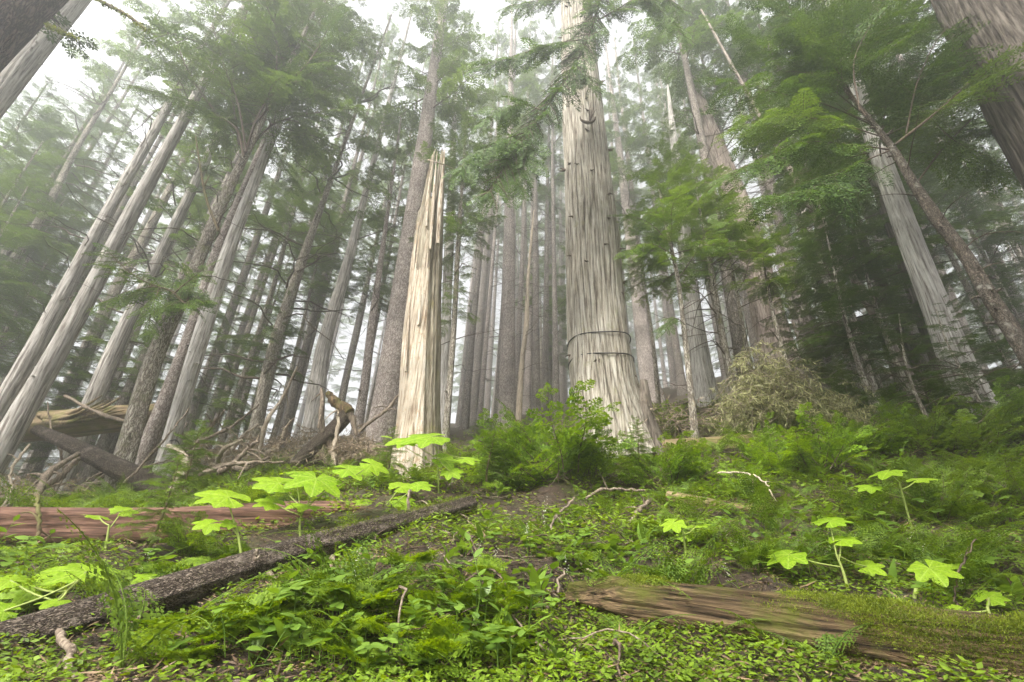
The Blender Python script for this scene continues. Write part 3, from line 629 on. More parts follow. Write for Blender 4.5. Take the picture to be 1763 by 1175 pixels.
T10 = tree('young_hemlock', 'young hemlock with a thin dark stem and bright fresh green crown', 'tree', 'hemlock', 7.8, [(1193,715,13), (1180,590,10), (1165,470,8), (1148,395,6), (1132,310,3)], H=6.9, seed=38, seg=10, min_r=.01, nknots=6, dead=(12, .2, .8, .2, .7, .01), crown=[(475, 'under', .85, .9)], leafmat='brightleaf')
bough(T10.root, T10, [(1168,480), (1195,440), (1222,385)], 7.8, .3, .5, .12, 51, .014, 'brightleaf')
bough(T10.root, T10, [(1160,440), (1120,420), (1085,430)], 7.7, .3, .55, .12, 52, .014, 'brightleaf')
bough(T10.root, T10, [(1180,560), (1165,548), (1145,565)], 7.7, .2, .3, .1, 53, .01, 'hemleaf')
bough(T10.root, T10, [(1155,420), (1110,380), (1078,372)], 7.8, .3, .55, .12, 54, .014, 'brightleaf')
tree('forked_sapling', 'dark sapling with bare spreading twigs between white trunk and lichen mound', 'tree', 'hemlock', 9.0, [(1258,650,15), (1240,560,13), (1225,470,10), (1212,400,6)], H=6.6, seed=39, seg=10, min_r=.012, dead=(22, .5, 1.5, .25, .8, .014), crown=[(455, 'under', .75)], leafmat='brightleaf')
tree('forked_sapling', 'slimmer dark sapling standing closest to the hung lichen mound', 'tree', 'hemlock', 9.2, [(1288,620,9), (1275,540,8), (1262,470,6), (1255,420,4)], H=6.2, seed=40, seg=8, min_r=.01, dead=(20, .4, 1.2, .2, .8, .012), crown=[(470, 'under', .7)], leafmat='brightleaf')
T12 = tree('broken_top_tree', 'reddish weathered trunk with broken hollow top leaning into the fog', 'dead tree', 'red', 12.5, [(1352,660,72), (1312,500,58), (1276,370,47), (1225,240,34), (1186,132,22)], H=0, seed=41, seg=40, nknots=18, dead=(8, .3, .8, .5, .97, .02))
dm = MB()                                                              # strings of dead hanging twigs round its lower trunk
for _ in range(120):
    k = rng.integers(int(len(T12.path) * .18), int(len(T12.path) * .48)); th = rng.uniform(math.pi, 2 * math.pi); d = np.array([math.cos(th), math.sin(th), 0]); L = rng.uniform(.5, 1.6)
    p0 = T12.path[k] + d * T12.radii[k]; t = np.linspace(0, 1, 7)[:, None]
    tube(dm, p0 + d * .4 * np.sqrt(t) * rng.uniform(.3, 1) + np.array([rng.normal(0, .15), 0, -L]) * t ** 1.4 + rng.normal(0, .02, (7, 3)), np.linspace(.012, .004, 7), 4, cap=False)
obj('hanging_twigs', dm, M['stick'], T12.root)
tree('pale_cedar', 'pale strip barked cedar behind layered green sprays on the fern slope', 'tree', 'white', 7.0, [(1697,730,84), (1655,640,72), (1612,529,60), (1565,410,50), (1530,310,42)], H=24, seed=42, seg=70, crown=[(300, 'under', 1.2), (200, 'tall', .8)], leafmat='cedarleaf')
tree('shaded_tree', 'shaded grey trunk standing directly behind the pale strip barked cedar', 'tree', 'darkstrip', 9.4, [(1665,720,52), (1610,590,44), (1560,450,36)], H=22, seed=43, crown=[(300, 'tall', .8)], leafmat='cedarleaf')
T14 = tree('lichen_tree', 'leaning brown trunk speckled with white lichen over the fern slope', 'tree', 'lichen', 5.0, [(1830,730,46), (1763,603,40), (1700,505,33), (1667,448,28), (1608,370,26), (1575,320,20), (1534,252,15), (1490,197,10)], H=8.5, seed=44, seg=30, flare=.2, nknots=30, dead=(14, .3, 1.0, .3, .85, .012), leafmat='cedarleaf', min_r=.012)
for k, (pts, r0) in enumerate((([(1540,250), (1610,195), (1680,130), (1763,20)], .026), ([(1530,258), (1470,250), (1390,245), (1320,270), (1260,300)], .018), ([(1575,320), (1620,260), (1690,190), (1780,120)], .02), ([(1490,200), (1440,120), (1400,60), (1330,10)], .016),
        ([(1500,215), (1420,180), (1340,160), (1250,140)], .016), ([(1480,190), (1470,110), (1500,40), (1530,-20)], .016), ([(1515,235), (1450,215), (1360,200), (1280,215)], .014), 
        ([(1490,200), (1400,130), (1330,90), (1270,60)], .014), ([(1560,230), (1580,140), (1620,60), (1680,0)], .016), ([(1600,200), (1640,240), (1700,270), (1763,300)], .014), ([(1530,260), (1460,290), (1380,330), (1310,340)], .014), 
        ([(1480,180), (1380,60), (1350,0), (1300,-40)], .014), ([(1520,100), (1560,60), (1600,30), (1560,-30)], .012), ([(1440,120), (1480,60), (1450,0), (1420,-40)], .012))):
    bough(T14.root, T14, pts, 5.0 + .4 * ((k * 7) % 5 - 2) / 2, .40, .85, .12, 60 + k, r0 * .8, 'cedarleaf' if k % 3 else 'hemleaf', up=(0, -.45, .85), start=.2, droop=.3, wm='twig', sp=SP_T)
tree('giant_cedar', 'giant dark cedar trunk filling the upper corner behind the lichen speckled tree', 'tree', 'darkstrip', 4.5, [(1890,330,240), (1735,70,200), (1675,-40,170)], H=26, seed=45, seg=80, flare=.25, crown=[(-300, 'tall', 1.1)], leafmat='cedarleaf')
for lab, pts, mt, Y, cr in (('dark stem leaning before the bright gap, first past the lichen mound', [(1432,642,17), (1389,523,13), (1360,440,10)], 'hemlock', 12.5, [(430, 'thin', .6)]),
        ('dark stem crossed by bare twigs in the bright gap, second past the lichen mound', [(1480,675,19), (1438,558,16), (1400,451,13), (1375,370,10)], 'hemlock', 12.0, [(420, 'thin', .65)]),
        ('reddish brown slender trunk with a slight bend in front of the bright gap', [(1581,678,20), (1554,627,18), (1507,547,16), (1468,478,15), (1414,389,14), (1370,310,11)], 'red', 9.6, [(330, 'thin', .7)]),
        ('thin dark stem close behind the slightly bent reddish trunk', [(1519,675,12), (1468,541,10), (1430,450,8)], 'hemlock', 11.5, [(440, 'thin', .5)]),
        ('stout blackish trunk in deep shade beside the pale strip barked cedar', [(1605,678,34), (1537,529,26), (1490,430,20)], 'dark', 10.2, [(420, 'tall', .6)]),
        ('thin brown stem in shade between the bent reddish trunk and blackish trunk', [(1554,681,15), (1519,582,13), (1480,480,10)], 'hemlock', 10.6, [(430, 'under', .9)])):
    tree('slender_tree', lab, 'tree', mt, Y, pts, H=15, seed=int(pts[0][0]), seg=12, dead=(34, .5, 1.9, .12, .8, .016), crown=cr, leafmat='cedarleaf', group='slender trunks past the lichen mound')
for lab, pts, Y, mt in (('distant slanting trunk with bare side limbs above the pale pair', [(-10,500,26), (75,368,19), (130,260,14), (184,170,9)], 12.5, 'hemlock'),
        ('shadowy trunk standing between the pale pair and the mossy hemlock', [(163,580,24), (200,500,22), (249,410,20), (290,330,15)], 14, 'hemlock'),
        ('dim trunk behind the mossy fallen log', [(100,850,52), (190,620,40), (262,470,30)], 11.5, 'pale'),
        ('dark slim trunk in shade below the mossy fallen log', [(115,900,30), (190,740,26), (260,590,20)], 13.5, 'mist')):
    tree('shaded_tree', lab, 'tree', mt, Y, pts, H=22, seed=int(pts[0][1]), seg=14, dead=(30, .6, 2.2, .2, .75, .02), crown=[(pts[-1][1] + 30, 'thin', .95)])

# ------------------------------------------------------------------ trees farther back in the mist
PLACED = []
def forest():
    r = np.random.default_rng(77)
    zones = (('between snag and cedar', 790, 975, 46, 17, 46, 'slim misty trunk in the fog between the snag and the massive cedar', (.11, .22)),
             ('before the snag', 370, 690, 30, 15, 44, 'slim misty trunk in the fog behind the tan trunk and brush', (.12, .22)),
             ('behind the cedar', 1060, 1290, 26, 20, 40, 'hazy trunk in the fog behind the white strip barked trunk', (.12, .24)),
             ('lower slope', -300, 370, 34, 14, 42, 'dim trunk down the slope behind the whitish and pale trunks', (.14, .26)),
             ('upper slope', 1270, 2050, 26, 11, 34, 'dark trunk on the wooded slope behind the lichen mound and pale cedar', (.10, .22)))
    for zn, x0, x1, n, y0, y1, lab, rr in zones:
        made = 0; tries = 0
        while made < n and tries < 900:
            tries += 1
            Y = y0 + (y1 - y0) * r.random() ** 1.15; px = r.uniform(x0, x1); p = at(px, 700, Y); x, y = p[0], p[1]; z = h1(x, y)
            if any((x - a) ** 2 + (y - b) ** 2 < 1.1 for a, b in PLACED): continue
            PLACED.append((x, y)); made += 1
            H = r.uniform(19, 27) + (5 if zn in ('behind the cedar', 'between snag and cedar') else 0); rad_ = r.uniform(*rr); h0 = r.uniform(.34, .55) * H; kind = 'thin' if zn in ('between snag and cedar', 'behind the cedar', 'before the snag') else r.choice(['tall', 'thin', 'tall'])
            lean = r.normal(0, .012, 2); n_ = 22; t = np.linspace(0, 1, n_)
            path = np.stack([lean[0] * H * t + .06 * np.sin(t * 5 + x), lean[1] * H * t, t * H - .3], 1)
            root = empty('misty_tree', (x, y, z)); tag(root, lab, 'tree', 'misty trees ' + zn)
            rd = rad_ * (1 - .8 * t) ** 1.0; mb = MB(); tube(mb, path, rd, 10, trunk_fn(made, flare=.25))
            obj('trunk', mb.mesh('trunk', True), M['mist' if r.random() < .7 else 'spruce'], root)
            dd = dead_twigs(path, rd, 16, r, .5, 1.7, .12, h0 / H + .1, .018); obj('dead_limbs', dd, M['twig'], root)
            k = int(h0 / H * n_); Hc = {'tall': 14, 'thin': 11}[kind]; sc = r.uniform(.75, 1.05)
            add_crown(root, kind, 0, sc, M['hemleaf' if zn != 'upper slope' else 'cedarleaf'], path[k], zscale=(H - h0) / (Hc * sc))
    for q in range(120):
        side = -1 if q % 3 == 0 else 1 if q % 3 == 1 else 0; y = r.uniform(44, 66) if side == 0 else r.uniform(22, 60); x = r.uniform(-18, 22) if side == 0 else side * r.uniform(20, 64)
        if side and y < abs(x) * .55: y += 14
        if any((x - a) ** 2 + (y - b) ** 2 < 4 for a, b in PLACED): continue
        PLACED.append((x, y)); z = h1(x, y); H = r.uniform(17, 23); t = np.linspace(0, 1, 14); path = np.stack([.05 * np.sin(t * 5 + x), 0 * t, t * H - .3], 1); rd = r.uniform(.14, .24) * (1 - .85 * t)
        root = empty('misty_tree', (x, y, z)); lab = 'faint tree with low boughs at the back of the misty wood ' + ('down the slope' if side < 0 else 'up the slope' if side > 0 else 'behind the clearing'); tag(root, lab, 'tree', 'farthest misty trees ' + ('down the slope' if side < 0 else 'up the slope' if side > 0 else 'behind the clearing'))
        mb = MB(); tube(mb, path, rd, 8); obj('trunk', mb.mesh('trunk', True), M['mist'], root); k = 1 + int(r.uniform(.03, .16) * 14); sc = r.uniform(.95, 1.25)
        add_crown(root, 'tall', 0, sc, M['hemleaf'], path[k], zscale=(H - path[k][2]) / (14 * sc))
    for x, y, H, sc in ((4.8,-1.5,25,1.2), (0.5,-5.5,26,1.3), (9.5,-4,25,1.2), (-10.5,2.5,23,1.05), (10,2,24,1.2), (-3.5,-9.5,25,1.3), (5.5,-9,26,1.3), (-13,-1,24,1.2), (14,-2,24,1.2)):  # out-of-frame conifers, added to shade the foreground and the near haze
        z = h1(x, y); t = np.linspace(0, 1, 22); path = np.stack([.08 * np.sin(t * 5 + x), 0 * t, t * H - .3], 1); rd = .34 * (1 - .85 * t)
        root = empty('added_shade_tree', (x, y, z)); tag(root, 'unseen tall conifer added around the viewpoint to shade the ferns', 'tree', 'unseen conifers added round the viewpoint')
        mb = MB(); tube(mb, path, rd, 14, trunk_fn(int(abs(x) * 9), flare=.3)); obj('trunk', mb.mesh('trunk', True), M['spruce'], root); k = 8
        add_crown(root, 'tall', 0, sc, M['cedarleaf'], path[k], zscale=(H - path[k][2]) / (14 * sc))
    # understory hemlocks that fill the gaps with green
    spots = [(20,330,11,1.5), (95,300,13,1.4), (30,210,12,1.5), (-20,420,10,1.4), (120,440,15,1.3), (60,260,16,1.5), (150,200,14,1.4), (40,520,12,1.3), (120,560,13,1.2), (10,640,13,1.2), (200,640,14,1.2), (60,420,13,1.4), (235,560,13,1.1), (330,620,15,1.0), (420,640,14,.9), (385,560,15,1.2), (480,500,16,1.2), (560,400,15,1.2), (640,440,16,1.1), (690,420,17,1.0), (960,560,24,1.0), (1000,440,18,1.2), (930,470,22,1.1), (600,330,17,1.3), (515,330,14,1.2),
             (1100,400,12,.7), (1310,410,8.8,.6), (1215,410,11.8,.6), (1400,330,9,1.2), (1400,520,12,.9), (1370,590,10,.7), (1480,420,9,1.0), (1460,580,12.5,.8), (1740,520,9.8,.9), (1660,620,6.4,.55), (1580,640,6.8,.5), (1740,640,7.4,.6), (1450,300,11,1.4), (1700,300,10.5,1.3), (1640,330,10.5,1.3), (1560,260,10.5,1.3), (1500,480,9.8,.75), (1430,440,8.2,.8)]
    for px, py, Y, s in spots:
        c = at(px, py, Y); x, y = c[0], c[1]; z = h1(x, y); H = max(2.5, c[2] - z + 1.6 * s); t = np.linspace(0, 1, 18)
        path = np.stack([.1 * np.sin(t * 4 + px), .08 * np.sin(t * 3), t * H - .2], 1); rd = (.02 + .008 * H) * (1 - .85 * t)
        root = empty('understory_hemlock', (x, y, z))
        side = 'on the fern slope behind the lichen mound' if px > 1380 else 'behind the young hemlock and white trunk' if px > 1050 else 'in the mist behind the snag and cedar' if px > 600 else 'down the slope behind the pale and whitish trunks'
        tag(root, 'leafy understory hemlock with layered sprays ' + side, 'tree', 'understory hemlocks ' + side)
        mb = MB(); tube(mb, path, rd, 8); obj('trunk', mb.mesh('trunk', True), M['hemlock'], root)
        obj('dead_limbs', dead_twigs(path, rd, 12, r, .3, 1.1, .15, .7, .012), M['twig'], root)
        hc = 5 * s; k = int(np.clip((H - hc * .8) / H, .15, .8) * 18)
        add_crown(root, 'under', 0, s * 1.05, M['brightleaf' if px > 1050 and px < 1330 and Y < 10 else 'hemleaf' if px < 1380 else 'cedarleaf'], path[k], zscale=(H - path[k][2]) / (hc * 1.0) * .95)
forest()

# ------------------------------------------------------------------ fallen timber
def log(name, label, mat, a, b, ra, rb, seg=36, n=60, seed=0, lump=.07, ridge=.06, bow=.0, cat='log', group=None, mid=None, fn=None):
    """a log from a to b, built along its own z axis so the grain runs along it"""
    a = np.asarray(a, float); b = np.asarray(b, float); L = np.linalg.norm(b - a); z = (b - a) / L
    x = norm(np.cross([0, 0, 1.0], z)); y = np.cross(z, x)
    o_rot = Matrix(((x[0], y[0], z[0], a[0]), (x[1], y[1], z[1], a[1]), (x[2], y[2], z[2], a[2]), (0, 0, 0, 1)))
    t = np.linspace(0, 1, n); path = np.stack([bow * np.sin(t * 3.1) * L + .012 * L * np.sin(t * 9 + seed), bow * .3 * np.sin(t * 5) * L, t * L], 1)
    mb = MB(); tube(mb, path, ra + (rb - ra) * t, seg, fn or trunk_fn(seed, lump, ridge, 10, 0))
    o = obj(name, mb.mesh(name, True), M[mat]); o.matrix_world = o_rot
    if label: tag(o, label, cat, group)
    return o
def stick(name, label, mat, pts, wpx, Y=None, seg=8, cat='branch', group=None, parent=None, n=24, forks=0, seed=0):
    r = np.random.default_rng(seed + 55); P = []; W = []
    for q, w in zip(pts, wpx):
        y = q[2] if len(q) > 2 else Y; P.append(at(q[0], q[1], y)); W.append(rad(q[0], q[1], y, w))
    o0 = P[0].copy(); pq = smooth_path(np.c_[np.array(P) - o0, W], n); pq[:, :3] += r.normal(0, .006, (n, 3)) ; mb = MB()
    rr = np.clip(pq[:, 3] * (.68 if cat == 'twig' else 1.05), .003, None) * (1 + .12 * r.normal(0, 1, n)); tube(mb, pq[:, :3], rr, seg)
    for _ in range(forks):
        k = r.integers(n // 5, n - 1); d = norm(r.normal(0, 1, 3)); L = r.uniform(.1, .4) * (.3 + 20 * rr[k]); L = min(L, .6)
        tube(mb, smooth_path([pq[k, :3], pq[k, :3] + d * L * .5, pq[k, :3] + d * L + [0, 0, -.2 * L]], 6), rr[k] * np.linspace(.6, .2, 6), 5)
    o = obj(name, mb.mesh(name, True), M[mat], None, o0)
    if parent is not None: o.parent = parent; o.matrix_parent_inverse = parent.matrix_world.inverted()
    else: tag(o, label, cat, group)
    return o
bl = log('bark_log', 'long fallen log with flaking grey brown bark lying diagonally over the ferns', 'barklog', at(-60,1130,2.25), at(805,866,4.9), .088, .088, 48, 150, 3, .09, .10, .012)
bpy.context.view_layer.update()
for i, (pts, w) in enumerate((([(262,1030,2.6), (248,1055,2.55), (222,1080,2.5)], (11, 9, 6)), ([(462,990,3.1), (485,1018,3.05), (497,1065,2.95)], (11, 10, 5)), ([(98,1092,2.3), (118,1115,2.2), (122,1150,2.1), (120,1190,2.0)], (17, 18, 16, 15)),
        ([(575,955,3.6), (570,985,3.5), (580,1020,3.3)], (9, 7, 4)), ([(636,940,3.9), (664,970,3.8), (678,1010,3.6), (680,1070,3.3)], (10, 9, 7, 4)), ([(702,890,4.3), (704,850,4.3), (705,842,4.3)], (6, 5, 4)), ([(440,965,3.1), (443,952,3.1), (442,945,3.1)], (7, 6, 5)))):
    stick('side_branch', None, 'stick', pts, w, parent=bl, seed=i, n=14)
rl = log('red_log', 'flat split log of reddish wood lying along the edge of the hollow', 'redwood', at(-80,905,4.3), at(745,893,5.0), .20, .19, 44, 110, 5, .03, .05, .0,
         fn=lambda th, s: trunk_fn(5, .06, .10, 14, 0)(th, s) * np.clip(1.15 / (np.abs(np.cos(th - .9)) * 1.1 + np.abs(np.sin(th - .9)) * 1.55), .55, 1)[None] * (1 + .12 * vnoise(np.round(th[None] * 3), s[:, None] * .7, 0, 4)))
log('mossy_rail', 'thin dark rotten log lying just behind the reddish split log', 'mosslog', at(300,892,5.4), at(660,872,5.9), .10, .09, 24, 50, 6, .08, .1)
ml = log('rotten_log', 'thick rotten log with bright moss and split golden wood, half sunk in ferns', 'rotten', at(975,1034,2.95), at(1860,1172,2.15), .135, .185, 150, 260, 8, .05, .1,
         fn=lambda th, s: trunk_fn(8, .05, .05, 10, 0)(th, s) * (1 + .16 * vnoise(th[None] * 2.4, s[:, None] * .35, 0, 31) + .09 * vnoise(th[None] * 7, s[:, None] * .5, 0, 32) + .04 * vnoise(th[None] * 20, s[:, None] * .9, 0, 33) - .30 * np.clip(1 - np.abs(((th[None] * 2.3 + .12 * vnoise(s[:, None] * 1.1, 0, 0, 35)) % 1) - .5) / .035, 0, 1) * (vnoise(s[:, None] * .8, np.floor(th[None] * 2.3) * 3, 0, 36) > -.2)) * np.clip(.45 + s[:, None] * 1.6 + .3 * vnoise(th[None] * 3, 0, 0, 77), .2, 1))
def log_moss(o, n, seed, tmin=0, zmin=.35, size=.022, prob=None):
    """short moss tufts rooted on the upward faces of a log"""
    r = np.random.default_rng(seed); me = o.data; nv = len(me.vertices); co = np.empty(nv * 3, np.float32); me.vertices.foreach_get('co', co); co = co.reshape(-1, 3)
    no = np.empty(nv * 3, np.float32); me.vertices.foreach_get('normal', no); no = no.reshape(-1, 3); mw = np.array(o.matrix_world)[:3, :3]; wn_ = no @ mw.T
    L = co[:, 2].max(); msk = np.clip((wn_[:, 2] - zmin) * 2, 0, 1) * np.clip(fbm(co[:, 2] * 2.2, co[:, 0] * 5, co[:, 1] * 5, seed) * 2.2 + (co[:, 2] / L * 3 - 1.3 if prob else .3), 0, 1)
    tz = co[:, 2] / L; msk = msk * (tz > tmin); msk = msk * ((tz > .66 + .16 * vnoise(co[:, 2] * 7, co[:, 0] * 12, co[:, 1] * 12, 3)) | (wn_[:, 2] > .72)) if prob else msk; k = r.choice(nv, n, p=msk / msk.sum()); d = norm(no[k] + r.normal(0, .55, (n, 3))) * r.uniform(.4, 1.3, (n, 1)) * size
    mb = MB(); mb.leaflets(co[k] + r.normal(0, .012, (n, 3)) - no[k] * .004, d, norm(np.cross(d, r.normal(0, 1, (n, 3)))) * size * .17)
    m = obj('moss', mb.mesh('moss'), M['moss'], o); m['kind'] = 'stuff'
log_moss(ml, 70000, 3, .03, -.1, .012, True)
log_moss(bl, 2500, 4, .5, .5, .018)
log('broken_branch', 'short barked branch with a torn orange end sloping down between small plants', 'barklog', at(728,992,3.45), at(905,1150,2.35), .042, .030, 18, 50, 9, .1, .15, .03, 'branch')
log('dark_log', 'dark weathered log lying behind the bushes at the foot of the massive cedar', 'mosslog', at(1140,776,7.9), at(1370,762,7.6), .17, .20, 36, 60, 10, .08, .1)
log('thin_mossy_log', 'thin mossy log half hidden by ferns on the slope under the cedar', 'mosslog', at(1150,855,5.4), at(1385,895,4.6), .06, .05, 18, 40, 11, .1, .1)
log('mossy_fallen_log', 'mossy fallen log wedged behind the pale trunks and the mossy hemlock', 'mosslog', at(30,738,10.6), at(300,712,10.8), .36, .28, 40, 60, 12, .12, .12)
sp = MB(); o0 = at(70,720,10.2)                                         # splayed torn slabs above that log
for k in range(9):
    a = (rng.uniform(60, 110), rng.uniform(716, 730)); b = (rng.uniform(175, 216), 680 + 3.2 * k + rng.uniform(-3, 3)); y = 10.2 + rng.uniform(-.15, .15)
    tube(sp, smooth_path([at(*a, y) - o0, at(.5 * (a[0] + b[0]), .5 * (a[1] + b[1]) + rng.uniform(4, 12), y - .1) - o0, at(*b, y) - o0], 24), np.linspace(.075, .012, 24) * rng.uniform(.7, 1.1), 8, trunk_fn(k, .3, .3, flare=0))
tag(obj('splayed_slab', sp.mesh('splayed_slab', True), M['mosslog'], None, o0), 'mossy splayed slab of torn wood fanning out above the mossy fallen log', 'log')
stick('fallen_pole', 'thin brown fallen pole leaning across the mossy fallen log', 'stick', [(112,682,9.9), (170,712,9.9), (228,728,9.8)], (6, 8, 9))
ll = log('leaning_log', 'scaly fallen log sloping down past the mossy hemlock with a bleached tip', 'barklog', at(60,738,7.4), at(330,868,7.3), .07, .20, 36, 90, 13, .09, .1, .01)
stick('bleached_stick', 'bleached curved dead stick standing up in an arch before the whitish trunk', 'palestick', [(292,852,6.7), (312,822,6.7), (318,795,6.7), (308,775,6.7), (287,768,6.7)], (17, 16, 14, 12, 8))
stick('long_dead_branch', 'long dead branch propped against the scaly sloping log', 'stick', [(0,878,6.4), (60,850,6.6), (110,815,6.8), (133,790,7.0)], (10, 13, 13, 11), forks=6)
stick('bent_dead_branch', 'thick bent dead branch with a stub end above the reddish log', 'stick', [(52,880,5.9), (66,850,6.2), (90,810,6.6), (135,782,6.9)], (12, 14, 15, 10), forks=5, seed=2)
stick('bleached_stick', 'whitish crooked thin branch hanging along the thickest pale trunk', 'palestick', [(0,880,6.2), (20,845,6.3), (18,815,6.4), (35,785,6.5), (52,765,6.6)], (4, 5, 6, 6, 5), forks=4, seed=3)
stick('mossy_stick', 'thin upright mossy dead stem poking up before the reddish log', 'mosstwig', [(66,930,4.2), (67,890,4.2), (63,850,4.3)], (8, 8, 6), forks=3, seed=4)
lb = log('leaning_branch', 'broken branch leaning up from the brush with a forked snapped top', 'barklog', at(495,812,9.0), at(600,712,8.8), .13, .15, 22, 50, 14, .12, .14, .02, 'branch')
bpy.context.view_layer.update()
stick('side_branch', None, 'rotten', [(602,712,8.8), (580,695,8.8), (563,677,8.8)], (22, 17, 12), parent=lb, n=12)
stick('side_branch', None, 'stick', [(602,712,8.7), (608,728,8.7), (614,750,8.7)], (14, 9, 5), parent=lb, n=10)
for lab, pts, w, Y, mt in (('thin brown twig arching from the rooty bank down to the plants', [(990,858,4.6), (975,872,4.5), (955,895,4.2), (945,930,3.9), (945,975,3.6)], (5, 6, 6, 5, 4), None, 'stick'),
        ('forked grey twig hanging from the end of the bark covered log', [(765,868,5.0), (745,890,4.6), (730,930,4.1), (727,985,3.6)], (5, 5, 5, 5), None, 'stick'),
        ('crooked grey twig dropping beside the forked grey twig', [(735,935,4.1), (765,955,4.0), (775,985,3.8), (790,1030,3.4), (792,1050,3.3)], (4, 5, 5, 4, 3), None, 'stick'),
        ('thin twig lying across the bare litter above the broken branch', [(780,970,3.8), (830,990,3.6), (862,1002,3.5)], (4, 4, 3), None, 'stick'),
        ('pale orange twig arched over the ferns right of the cedar bushes', [(1235,815,5.2), (1285,815,5.0), (1320,835,4.7), (1337,865,4.5)], (4, 5, 5, 4), None, 'palestick'),
        ('thin drooping brown twig hanging over the rotten mossy log', [(1448,1032,2.6), (1480,1055,2.5), (1500,1090,2.4), (1509,1145,2.3)], (2, 3, 3, 2), None, 'stick'),
        ('thin reddish shoot standing up behind the rotten mossy log', [(1646,1055,2.9), (1645,1010,2.9), (1660,970,2.9), (1682,930,2.9)], (6, 6, 6, 4), None, 'twig'),
        ('short pale stick poking from leaves above the rotten log', [(990,960,3.6), (1005,975,3.5), (1025,988,3.4)], (3, 5, 4), None, 'palestick'),
        ('dark dead stick lying low between plants below the rotten log end', [(900,1150,2.2), (940,1110,2.4), (975,1090,2.5)], (4, 5, 4), None, 'twig'),
        ('dark twig resting on the left ferns below the reddish log', [(0,965,3.4), (40,972,3.4), (85,990,3.3)], (8, 9, 5), None, 'twig'),
        ('grey curved root reaching out of the bank beneath the bush', [(1010,860,5.0), (1030,845,5.1), (1065,843,5.2), (1110,845,5.3)], (7, 8, 7, 5), None, 'stick'),
        ('rough brown root stub slanting from the bank under the cedar bushes', [(1070,920,4.4), (1095,885,4.7), (1120,860,5.0)], (10, 12, 12), None, 'stick')):
    stick('dead_twig', lab, mt, pts, w, seed=int(pts[0][0]), cat='twig', forks=3, seg=6)
for x in range(70):
    r = np.random.default_rng(5000 + x); px, py = r.normal(850, 130), r.normal(965, 75)
    if x > 44: px, py = r.uniform(560, 1500), r.uniform(900, 1150)
    p = on_ground(px, py); L = r.uniform(.12, .5) * (1 + .1 * p[1]); az = r.uniform(0, 6.28); t = np.linspace(0, 1, 10)[:, None]; q = np.array([math.cos(az), math.sin(az), 0]) * L * (t - .5) + r.normal(0, .012, (10, 3)) + np.array([-math.sin(az), math.cos(az), 0]) * L * r.normal(0, .18) * t * t
    q[:, 2] = hgt(p[0] + q[:, 0], p[1] + q[:, 1]) - p[2] + .012 + abs(r.normal(0, .05)) * np.sin(t[:, 0] * 3.1); mb = MB(); tube(mb, q, np.linspace(.007, .003, 10) * r.uniform(.6, 1.5), 5)
    for _ in range(r.integers(0, 3)):
        k = r.integers(2, 9); d = r.normal(0, 1, 3) * [1, 1, .4]; tube(mb, q[k] + norm(d) * L * .3 * np.linspace(0, 1, 4)[:, None], [.004, .003, .002, .001], 4)
    tag(obj('dead_twig', mb.mesh('dead_twig', True), M['stick' if r.random() < .6 else 'twig'], None, p), 'thin dead twig lying loose on the brown litter of the bank', 'twig', 'dead twigs on the litter')
def tangle(name, label, c, sx, sy, sz, n, mat, seed, cat='brush', twl=.5, thick=.006, sub=10, hang=.35, sl=.09, lobes=False):
    """a heap of fine dead twigs: arching stems that carry slivers"""
    r = np.random.default_rng(seed); st = MB(); P, D, W = [], [], []
    cc = [np.array([sx * math.cos(a) * q_, sy * math.sin(a) * q_, sz * (1 - q_ * q_ * .75) * r.uniform(.25, 1)]) for a, q_ in zip(r.uniform(0, 6.28, 17), r.random(17) ** .5)]
    for _ in range(n):
        th = r.uniform(0, 6.28); q = r.random() ** .5; p0 = cc[r.integers(17)] + r.normal(0, .12, 3) if lobes and r.random() < .85 else np.array([sx * q * math.cos(th), sy * q * math.sin(th), sz * r.random() * (1 - q * q * .6)])
        d = norm(np.array([math.cos(th) + r.normal(0, .8), math.sin(th) + r.normal(0, .8), r.normal(.15, .5)])); L = twl * r.uniform(.5, 1.5); t = np.linspace(0, 1, 7)[:, None]
        pp = p0 + d * L * t + np.array([0, 0, -hang * L]) * t * t; tube(st, pp, np.linspace(thick, thick * .35, 7), 3, cap=False)
        for k in range(sub):
            a = pp[r.integers(1, 7)] + r.normal(0, .015, 3); e = norm(d * .4 + r.normal(0, .7, 3) + [0, 0, -hang * 1.3]) * sl * r.uniform(.5, 1.6)
            P.append(a); D.append(e); W.append(norm(np.cross(e, r.normal(0, 1, 3))) * sl * .075)
    o = obj(name, st.mesh(name), M['stick'], None, c); lf = MB(); lf.leaflets(np.array(P), np.array(D), np.array(W)); obj('fine_twigs', lf.mesh('fine_twigs'), M[mat], o)
    tag(o, label, cat); return o
for k in range(22):
    r = np.random.default_rng(7000 + k); px = r.uniform(-10, 650); py = 872 - .13 * px + r.uniform(-50, 5); Y = r.uniform(6.6, 10.5); L = r.uniform(60, 190); a = r.uniform(-.9, .9) if r.random() < .75 else r.uniform(1.0, 2.1); w = r.uniform(5, 13)
    q = [(px + L * u * math.cos(a) + r.normal(0, 5), py - abs(L * u * math.sin(a)) + 14 * math.sin(u * 3.1) * r.uniform(-1, 1), Y + r.uniform(-.3, .3)) for u in (0, .33, .66, 1)]
    stick('dead_branch', 'grey dead branch lying jumbled in the deadfall behind the reddish log', 'stick' if k % 4 else 'palestick', q, (w, w * .9, w * .7, w * .35), seed=k, forks=6, group='dead branches in the deadfall')
def gp(px, py, fb=8): return on_ground(px, py, fb)
